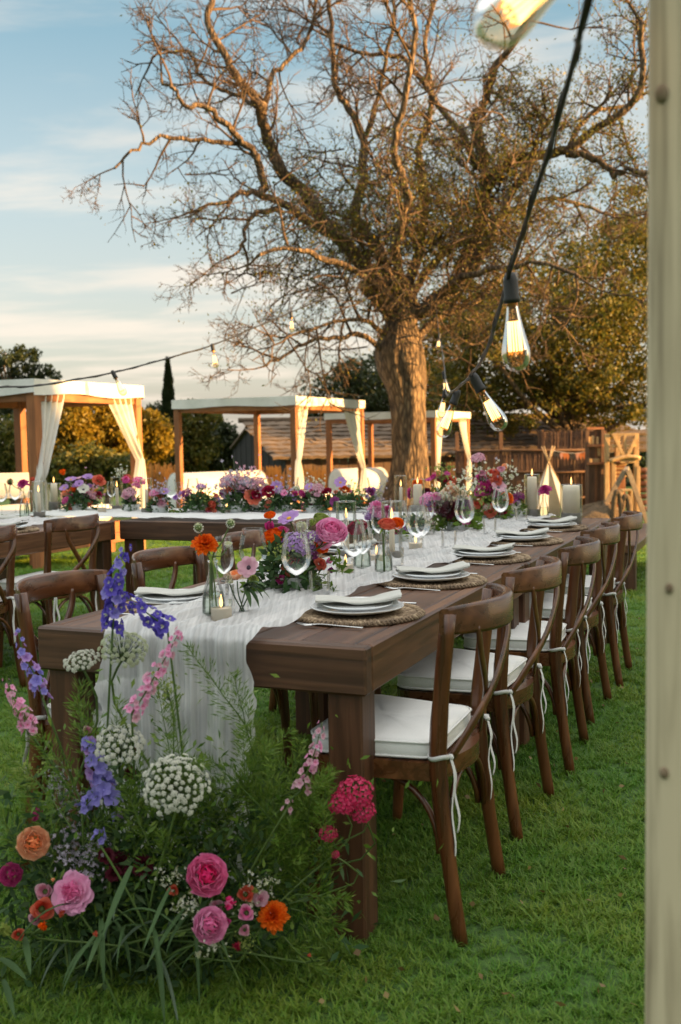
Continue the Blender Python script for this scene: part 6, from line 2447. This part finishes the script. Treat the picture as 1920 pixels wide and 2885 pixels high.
        for k in range(n):
            u = (k + .5) / n
            i = min(int(u * m), m - 1)
            c = P_[i].lerp(P_[i + 1], u * m - i)
            ax = (P_[i + 1] - P_[i]).normalized()
            a = k * 2.39996
            sd = ax.orthogonal().normalized()
            sd = Matrix.Rotation(a, 3, ax) @ sd
            w = wpx * s * (1.0 - 0.55 * u ** 1.6)
            r = w * lo * random.uniform(.62, 1.2)
            pos = c + sd * (w * random.uniform(.40, .62)) + ax * random.uniform(-.01, .01)
            dirr = sd + ax * .25 + Vector((0, -.25, .05))
            cc = alt if (alt and random.random() < .35) else colr
            link('floret', fl[cc], h, Matrix.Translation(pos) @ frame_z(dirr) @ Matrix.Rotation(random.uniform(0, 6), 4, 'Z') @ Matrix.Diagonal((r, r, r, 1)))

    spike('blue', [(318, 1775, .0), (322, 1720, 0), (318, 1660, 0), (335, 1610, 0), (352, 1545, 0)], 44, 2.40, 40, alt='periwinkle')
    spike('blue', [(472, 1768, .0), (430, 1738, 0), (385, 1705, 0), (350, 1680, .02)], 40, 2.40, 22)
    spike('periwinkle', [(120, 1965, 0), (98, 1900, 0), (70, 1850, 0), (52, 1782, 0)], 32, 2.46, 26, alt='lilac')
    spike('periwinkle', [(300, 2250, 0), (285, 2190, 0), (262, 2130, 0), (245, 2080, 0)], 48, 2.36, 34, alt='lilac')
    spike('periwinkle', [(232, 2280, 0), (250, 2262, 0), (266, 2240, 0)], 30, 2.34, 9)
    spike('periwinkle', [(275, 2368, 0), (280, 2352, 0), (282, 2335, 0)], 26, 2.32, 7)
    spike('periwinkle', [(334, 2310, 0), (330, 2292, 0), (326, 2270, 0)], 22, 2.36, 7, alt='lilac')
    spike('pink', [(372, 2010, 0), (405, 1960, 0), (445, 1890, 0), (480, 1830, 0), (507, 1775, 0)], 36, 2.34, 60, part='larkspur_spike', alt='palepink', lo=.42)
    spike('pink', [(84, 2060, 0), (68, 2010, 0), (40, 1970, 0), (18, 1915, 0)], 34, 2.36, 36, part='larkspur_spike', alt='palepink', lo=.45)
    spike('palepink', [(850, 2225, 0), (868, 2170, 0), (890, 2110, 0), (908, 2035, 0)], 34, 2.34, 28, part='larkspur_spike', alt='pink', lo=.5)
    spike('palepink', [(808, 2282, 0), (815, 2265, 0), (818, 2245, 0)], 22, 2.32, 6, part='larkspur_spike')

    # crimson valerian and clouds of small statice
    for (kind, colr, px, py, r, d) in (('cluster', 'crimson', 1000, 2235, 50, 2.36), ('cluster', 'crimson', 965, 2265, 38, 2.34), ('cluster', 'crimson', 1022, 2285, 36, 2.35), ('cluster', 'crimson', 925, 2350, 26, 2.34), ('cluster', 'crimson', 946, 2408, 12, 2.34),
                                       ('sprig', 'statice', 190, 2400, 72, 2.36), ('sprig', 'statice', 250, 2440, 72, 2.34), ('sprig', 'statice', 225, 2340, 56, 2.38), ('sprig', 'statice', 190, 2255, 60, 2.42), ('sprig', 'statice', 260, 2395, 60, 2.36), ('sprig', 'white', 535, 2555, 56, 2.26), ('sprig', 'white', 740, 2500, 56, 2.32),
                                       ('sprig', 'white', 700, 2540, 45, 2.3), ('sprig', 'white', 480, 2480, 50, 2.32), ('sprig', 'white', 600, 2660, 46, 2.2), ('sprig', 'statice', 160, 2200, 45, 2.44), ('sprig', 'lime', 470, 1935, 60, 2.5), ('sprig', 'lime', 60, 2180, 60, 2.45), ('sprig', 'lime', 690, 2660, 40, 2.24)):
        p = at(px, py, d=d)
        dr = (toward_camera(p, .5, .9))
        c = colr
        if colr == 'crimson':
            PET.setdefault('valerian', ((0.62, 0.035, 0.13), (0.48, 0.02, 0.09), (0.70, 0.09, 0.20), (0.56, 0.05, 0.14)))
            c = 'valerian'
        link('valerian_cluster' if colr == 'crimson' else 'filler_spray', head_mesh(kind, c), t, head_matrix(p, dr, r * d / FPX), 'stuff')
        stem_tube(st, root(), p - dr * .01, .002, d=dr)
    st.build('stems', M_stem, t)

    # long strap leaves falling to the grass, each on its own
    leaves = [(470, 2480, 300, 2640, 2.24), (500, 2500, 330, 2720, 2.2)]
    for k in range(24):
        a = random.uniform(-PI, 0)
        p0 = at(random.uniform(190, 640), random.uniform(2520, 2700), d=random.uniform(2.25, 2.4))
        p0.z = max(p0.z, .06)
        dx = random.gauss(0, .8)
        vs, fs = leaf_blade(p0, (dx, random.uniform(-1.0, -.2), random.uniform(-.3, .9)), random.uniform(.10, .22), random.uniform(.007, .015), random.uniform(1.2, 2.8), 8, .6)
        vs = [Vector((v.x, v.y, max(v.z, .012))) for v in vs]
        MB().add(vs, fs).build('leaf', M_leafblue if k % 4 == 0 else M_leafdark, t)
    for (x0, y0, x1, y1, w) in ((372, 2440, 285, 2620, .018), (300, 2600, 240, 2720, .014), (480, 2500, 400, 2660, .012), (520, 2560, 410, 2700, .012), (0, 2700, 70, 2730, .02), (10, 2760, 40, 2840, .016), (70, 2640, 85, 2720, .016)):
        a, b = at(x0, y0, d=2.26), at(x1, y1, d=2.14)
        b.z = max(b.z, .02)
        vs, fs = leaf_blade(a, b - a, (b - a).length * 1.05, w, .25, 8)
        MB().add([Vector((v.x, v.y, max(v.z, .012))) for v in vs], fs).build('leaf', M_leafdark, t)

    # fern and asparagus plumes
    Q, stalks = [], MB()

    def plume(x0, y0, x1, y1, d0, d1, n, width, fl_=.022, fw=.0028, droop=.25):
        a, b = at(x0, y0, d=d0), at(x1, y1, d=d1)
        a.z = max(a.z, .02)
        q, pts = plume_quads(a, b - a + Vector((0, 0, (b - a).length * droop * .5)), (b - a).length, n, fl_, fw, droop, width)
        q[:, :, 2] = np.maximum(q[:, :, 2], .006)
        Q.append(q)
        stalks.tube(pts, [.0022 * (1 - .08 * k) for k in range(len(pts))], 4, cap=False)
    for (x0, y0, x1, y1) in ((700, 2060, 560, 1800), (720, 2150, 600, 1880), (760, 2300, 680, 1990), (700, 2300, 640, 2040), (820, 2350, 760, 2080), (860, 2420, 880, 2160), (640, 2400, 560, 2180), (780, 2420, 740, 2170), (900, 2480, 950, 2300), (820, 2500, 880, 2260),
                             (560, 2350, 480, 1960), (520, 2300, 420, 1900), (450, 2250, 600, 2090), (330, 2300, 380, 1960), (250, 2330, 120, 2050), (200, 2330, 30, 2080), (150, 2400, 20, 2180), (180, 2260, 60, 1960), (100, 2450, -20, 2260), (260, 2200, 190, 1930), (300, 2160, 240, 1960), (400, 2330, 420, 2080),
                             (820, 2560, 960, 2600), (830, 2520, 980, 2540), (840, 2600, 940, 2680), (800, 2640, 900, 2750), (760, 2680, 800, 2790), (680, 2700, 640, 2800), (720, 2450, 850, 2300), (680, 2420, 800, 2230), (640, 2330, 720, 2130), (120, 2650, -20, 2720), (160, 2680, 30, 2790), (480, 2400, 520, 2230), (420, 2380, 340, 2220), (620, 2380, 680, 2200)):
        plume(x0, y0, x1, y1, random.uniform(2.32, 2.5), random.uniform(2.25, 2.48), 230, .055)
    for k in range(44):
        x0, y0 = (random.uniform(80, 860), random.uniform(2320, 2640)) if k < 24 else (random.uniform(560, 920), random.uniform(2250, 2520))
        plume(x0, y0, x0 + random.gauss(0, 110), y0 - random.uniform(60, 260), random.uniform(2.36, 2.52), random.uniform(2.3, 2.5), 200, .05)
    # tangle of small leaves filling the heart of the arrangement
    n = 3600
    px = rng.normal(400, 215, n)
    py = rng.normal(2500, 135, n)
    C = []
    for x, y in zip(px, py):
        dd = random.uniform(2.34, 2.56)
        p = at(x, min(max(y, 2160), 2790), d=dd)
        C.append((p.x, p.y, max(p.z, .015)))
    C = np.array(C)
    quads('foliage', leaf_quads(C, .040, .013), [M_leafdark], t, 'stuff')
    n = 2300
    C = []
    for k in range(n):
        p = at(random.gauss(450, 240), random.gauss(2420, 160), d=random.uniform(2.33, 2.5))
        C.append((p.x, p.y, max(p.z, .02)))
    quads('small_leaves', leaf_quads(np.array(C), .026, .0085), [M_fern], t, 'stuff')
    quads('fern_fronds', np.concatenate(Q), M_fern, t, 'stuff')
    stalks.build('fern_stalks', M_stem, t)


floor_arrangement()


# fallen dry leaves on the turf
def fallen():
    random.seed(5)
    m = leafmat('fallen_leaf', [(0.22, 0.16, 0.05), (0.14, 0.085, 0.03)], .2)
    n = 170
    C = np.zeros((n, 3))
    for k in range(n):
        y = random.uniform(2.2, 7)
        C[k] = (random.uniform(-.1, .33 * y), y, .03)
    dirs = rng.normal(size=(n, 3))
    dirs[:, 2] *= .3
    o = quads('fallen_leaves', leaf_quads(C, .022, .014, dirs), m, None, 'stuff')
    tag(o, 'scattered small dry leaves lying in the grass', 'leaves')


fallen()


# ------------------------------------------------------------------ light strings and the pale pole
def make_bulb_meshes():
    sock = MB().lathe([(.0005, .0), (.010, .0), (.013, -.006), (.0165, -.018), (.0165, -.050), (.0185, -.056), (.0185, -.066), (.0005, -.066)], 18).mesh('socket', M_cable)
    cap = MB().lathe([(.0125, -.064), (.0128, -.076), (.0115, -.080)], 18).mesh('screw_cap', M_brass)
    prof = [(.0125, -.072), (.0145, -.088), (.0215, -.125), (.029, -.158), (.0318, -.178), (.029, -.197), (.021, -.209), (.010, -.2155), (.0005, -.2165)]
    ps = [(p.x, p.y) for p in catmull([(x, y, 0) for x, y in prof], 3)]
    gl_ = MB().lathe(ps, 26).mesh('glass_bulb', M_bulbglass)
    fm = MB()
    fm.tube([(0, 0, -.078), (0, 0, -.105), (0, 0, -.185)], .0018, 6)
    me_sup = fm.mesh('glass_mount', M_glass)
    fil = MB()
    N = 7
    for k in range(N):
        a0, a1 = 2 * PI * k / N, 2 * PI * (k + .5) / N
        e = lambda a_, r_, z_: (r_ * math.cos(a_), r_ * math.sin(a_), z_)
        fil.tube([e(a0, .0125, -.106), e(a0 + .05, .0150, -.172)], .0013, 5, cap=False)
        fil.tube([e(a1, .0125, -.106), e(a1 + .05, .0150, -.172)], .0013, 5, cap=False)
        fil.tube([e(a0 + .05, .0150, -.172), e(a0 + .16, .0145, -.179), e(a1 + .05, .0150, -.172)], .0013, 5, 1, cap=False)
    fi = fil.mesh('filament', [M_filament, M_glow])
    return sock, cap, gl_, me_sup, fi


BM = make_bulb_meshes()


def bulb(parent, top, direction, sc=1.0):
    """Socket and bulb hanging from the cable at top, pointing along direction."""
    M = Matrix.Translation(top) @ frame_z(-Vector(direction).normalized()) @ Matrix.Scale(sc, 4)
    h = link('light_bulb', BM[2], parent, M)
    link('socket', BM[0], h)
    link('screw_cap', BM[1], h)
    link('glass_mount', BM[3], h)
    link('filament', BM[4], h)
    return h


def string_right():
    t = thing('string_lights', 'string of glowing filament bulbs running from the pale pole to the old tree', 'string lights')
    S = lambda px, py, d: at(px, py, d=d)
    pts = [Vector((.43, 1.10, 2.42)), S(1662, -30, 1.38), S(1630, 120, 1.55), S(1560, 380, 1.80), S(1490, 600, 2.05), S(1437, 765, 2.3), S(1398, 905, 2.65), S(1366, 1000, 3.0), S(1335, 1048, 3.4), S(1306, 1080, 3.8), S(1278, 1102, 4.4), S(1262, 1115, 5.2), S(1256, 1095, 6.6), S(1254, 1050, 8.6), S(1246, 985, 11), S(1236, 930, 14), S(1228, 850, 19.6)]
    c = catmull(pts, 5)
    MB().tube(c, .0046, 7).build('cable', M_cable, t)
    # second strand twisted round the first
    tw = []
    for i, p in enumerate(c):
        a = i * 1.15
        tw.append(p + Vector((math.cos(a), math.sin(a) * .4, math.sin(a))) * .0055)
    MB().tube(tw, .0028, 5).build('cable_strand', M_cable, t)
    for (tx, ty, bx, by, d) in ((1437, 768, 1456, 1026, 2.34), (1330, 1052, 1400, 1180, 3.50), (1292, 1098, 1250, 1212, 4.5), (1256, 1096, 1252, 1120, 7.6), (1250, 1046, 1257, 1090, 9.2), (1240, 940, 1236, 968, 14.5)):
        a, b = at(tx, ty, d=d), at(bx, by, d=d + .02)
        bulb(t, a, b - a)
    # the bulb at the top of the view hangs askew near the pole
    a, b = at(1640, -130, d=1.22), at(1350, 108, d=1.22)
    bulb(t, b + (a - b).normalized() * .2165, b - a)
    MB().tube(catmull([b + (a - b).normalized() * .215, a + Vector((.02, 0, .06)), Vector((.40, 1.16, 2.36))], 4), .0046, 6).build('cable', M_cable, t)


string_right()


def string_left():
    t = thing('string_lights', 'string of small bulbs sagging over the left cabana to the old tree', 'string lights')
    pts = [at(-420, 1120, d=8.2), at(-160, 1105, d=8.6), at(0, 1091, d=9.0), at(93, 1088, d=9.2), at(200, 1072, d=9.5), at(318, 1050, d=9.9), at(420, 1024, d=10.4), at(520, 996, d=10.9), at(600, 972, d=11.4), at(700, 930, d=12.2), at(815, 882, d=13.4), at(930, 836, d=15.4), at(1060, 800, d=19.4)]
    c = catmull(pts, 5)
    MB().tube(c, .0085, 6).build('cable', M_cable, t)
    tw = [p + Vector((math.cos(i * 1.3), .3 * math.sin(i * 1.3), math.sin(i * 1.3))) * .009 for i, p in enumerate(c)]
    MB().tube(tw, .005, 5).build('cable_strand', M_cable, t)
    for (tx, ty, bx, by, d) in ((316, 1044, 345, 1100, 9.9), (598, 968, 608, 1026, 11.2), (820, 878, 823, 922, 13.4)):
        a, b = at(tx, ty, d=d), at(bx, by, d=d)
        bulb(t, a, b - a, 1.2)


string_left()


def pole():
    """Squared timber pole, one face turned to the camera's side, edges worn round."""
    t = thing('timber_pole', 'pale weathered timber pole standing close on the right edge', 'pole', (0, 0, 0))
    r, ang = 0.075, R(-17)
    nrm = Vector((math.sin(ang), -math.cos(ang), 0))
    rgt = Vector((math.cos(ang), math.sin(ang), 0))
    P0 = at(1822, 1442, d=1.25)
    P0.z = 0
    c0 = P0 + rgt * r - nrm * r
    n, m = 40, 42
    vs, fs = [], []
    for k in range(m + 1):
        z = -0.02 + 2.52 * k / m
        for q in range(n):
            a = 2 * PI * q / n
            ca, sa = math.cos(a), math.sin(a)
            rr = r / (abs(ca) ** 7 + abs(sa) ** 7) ** (1 / 7)
            w = 1 + 0.018 * noise.noise((ca * 2, sa * 2, z * 1.3)) + 0.010 * noise.noise((ca * 9, sa * 9, z * 2.5))
            vs.append(c0 + (rgt * ca - nrm * sa) * rr * w + Vector((0, 0, z)))
    for k in range(m):
        for q in range(n):
            fs.append((k * n + q, k * n + (q + 1) % n, (k + 1) * n + (q + 1) % n, (k + 1) * n + q))
    fs += [tuple(reversed(range(n))), tuple(m * n + q for q in range(n))]
    MB().add(vs, fs).build('shaft', M_pole, t)
    mk = plain('knot_wood', (0.13, 0.088, 0.052), 0.9, (0.24, 0.18, 0.115), 90)
    for (px, py, s_) in ((1866, 262, .0075), (1886, 1658, .0046), (1872, 2178, .0052)):
        p = at(px, py, d=1.245)
        s0 = (Vector((p.x, p.y, 0)) - P0).dot(rgt)
        c_ = P0 + rgt * s0 + nrm * .0012 + Vector((0, 0, p.z))
        MB().lathe([(.0005, .0025), (s_ * .5, .0016), (s_ * .9, .0004), (s_ * 1.1, -.004)], 14, M=Matrix.Translation(c_) @ frame_z(nrm) @ Matrix.Diagonal((1, 1.4, 1, 1))).build('knot', mk, t)
    for dz in (0, .012):
        MB().tube([c0 + (rgt * math.cos(a_) - nrm * math.sin(a_)) * (r / (abs(math.cos(a_)) ** 7 + abs(math.sin(a_)) ** 7) ** (1 / 7) + .005) + Vector((0, 0, 2.40 + dz)) for a_ in [k * PI / 16 for k in range(33)]], .004, 6).build('tie_wire', M_cable, t)


pole()
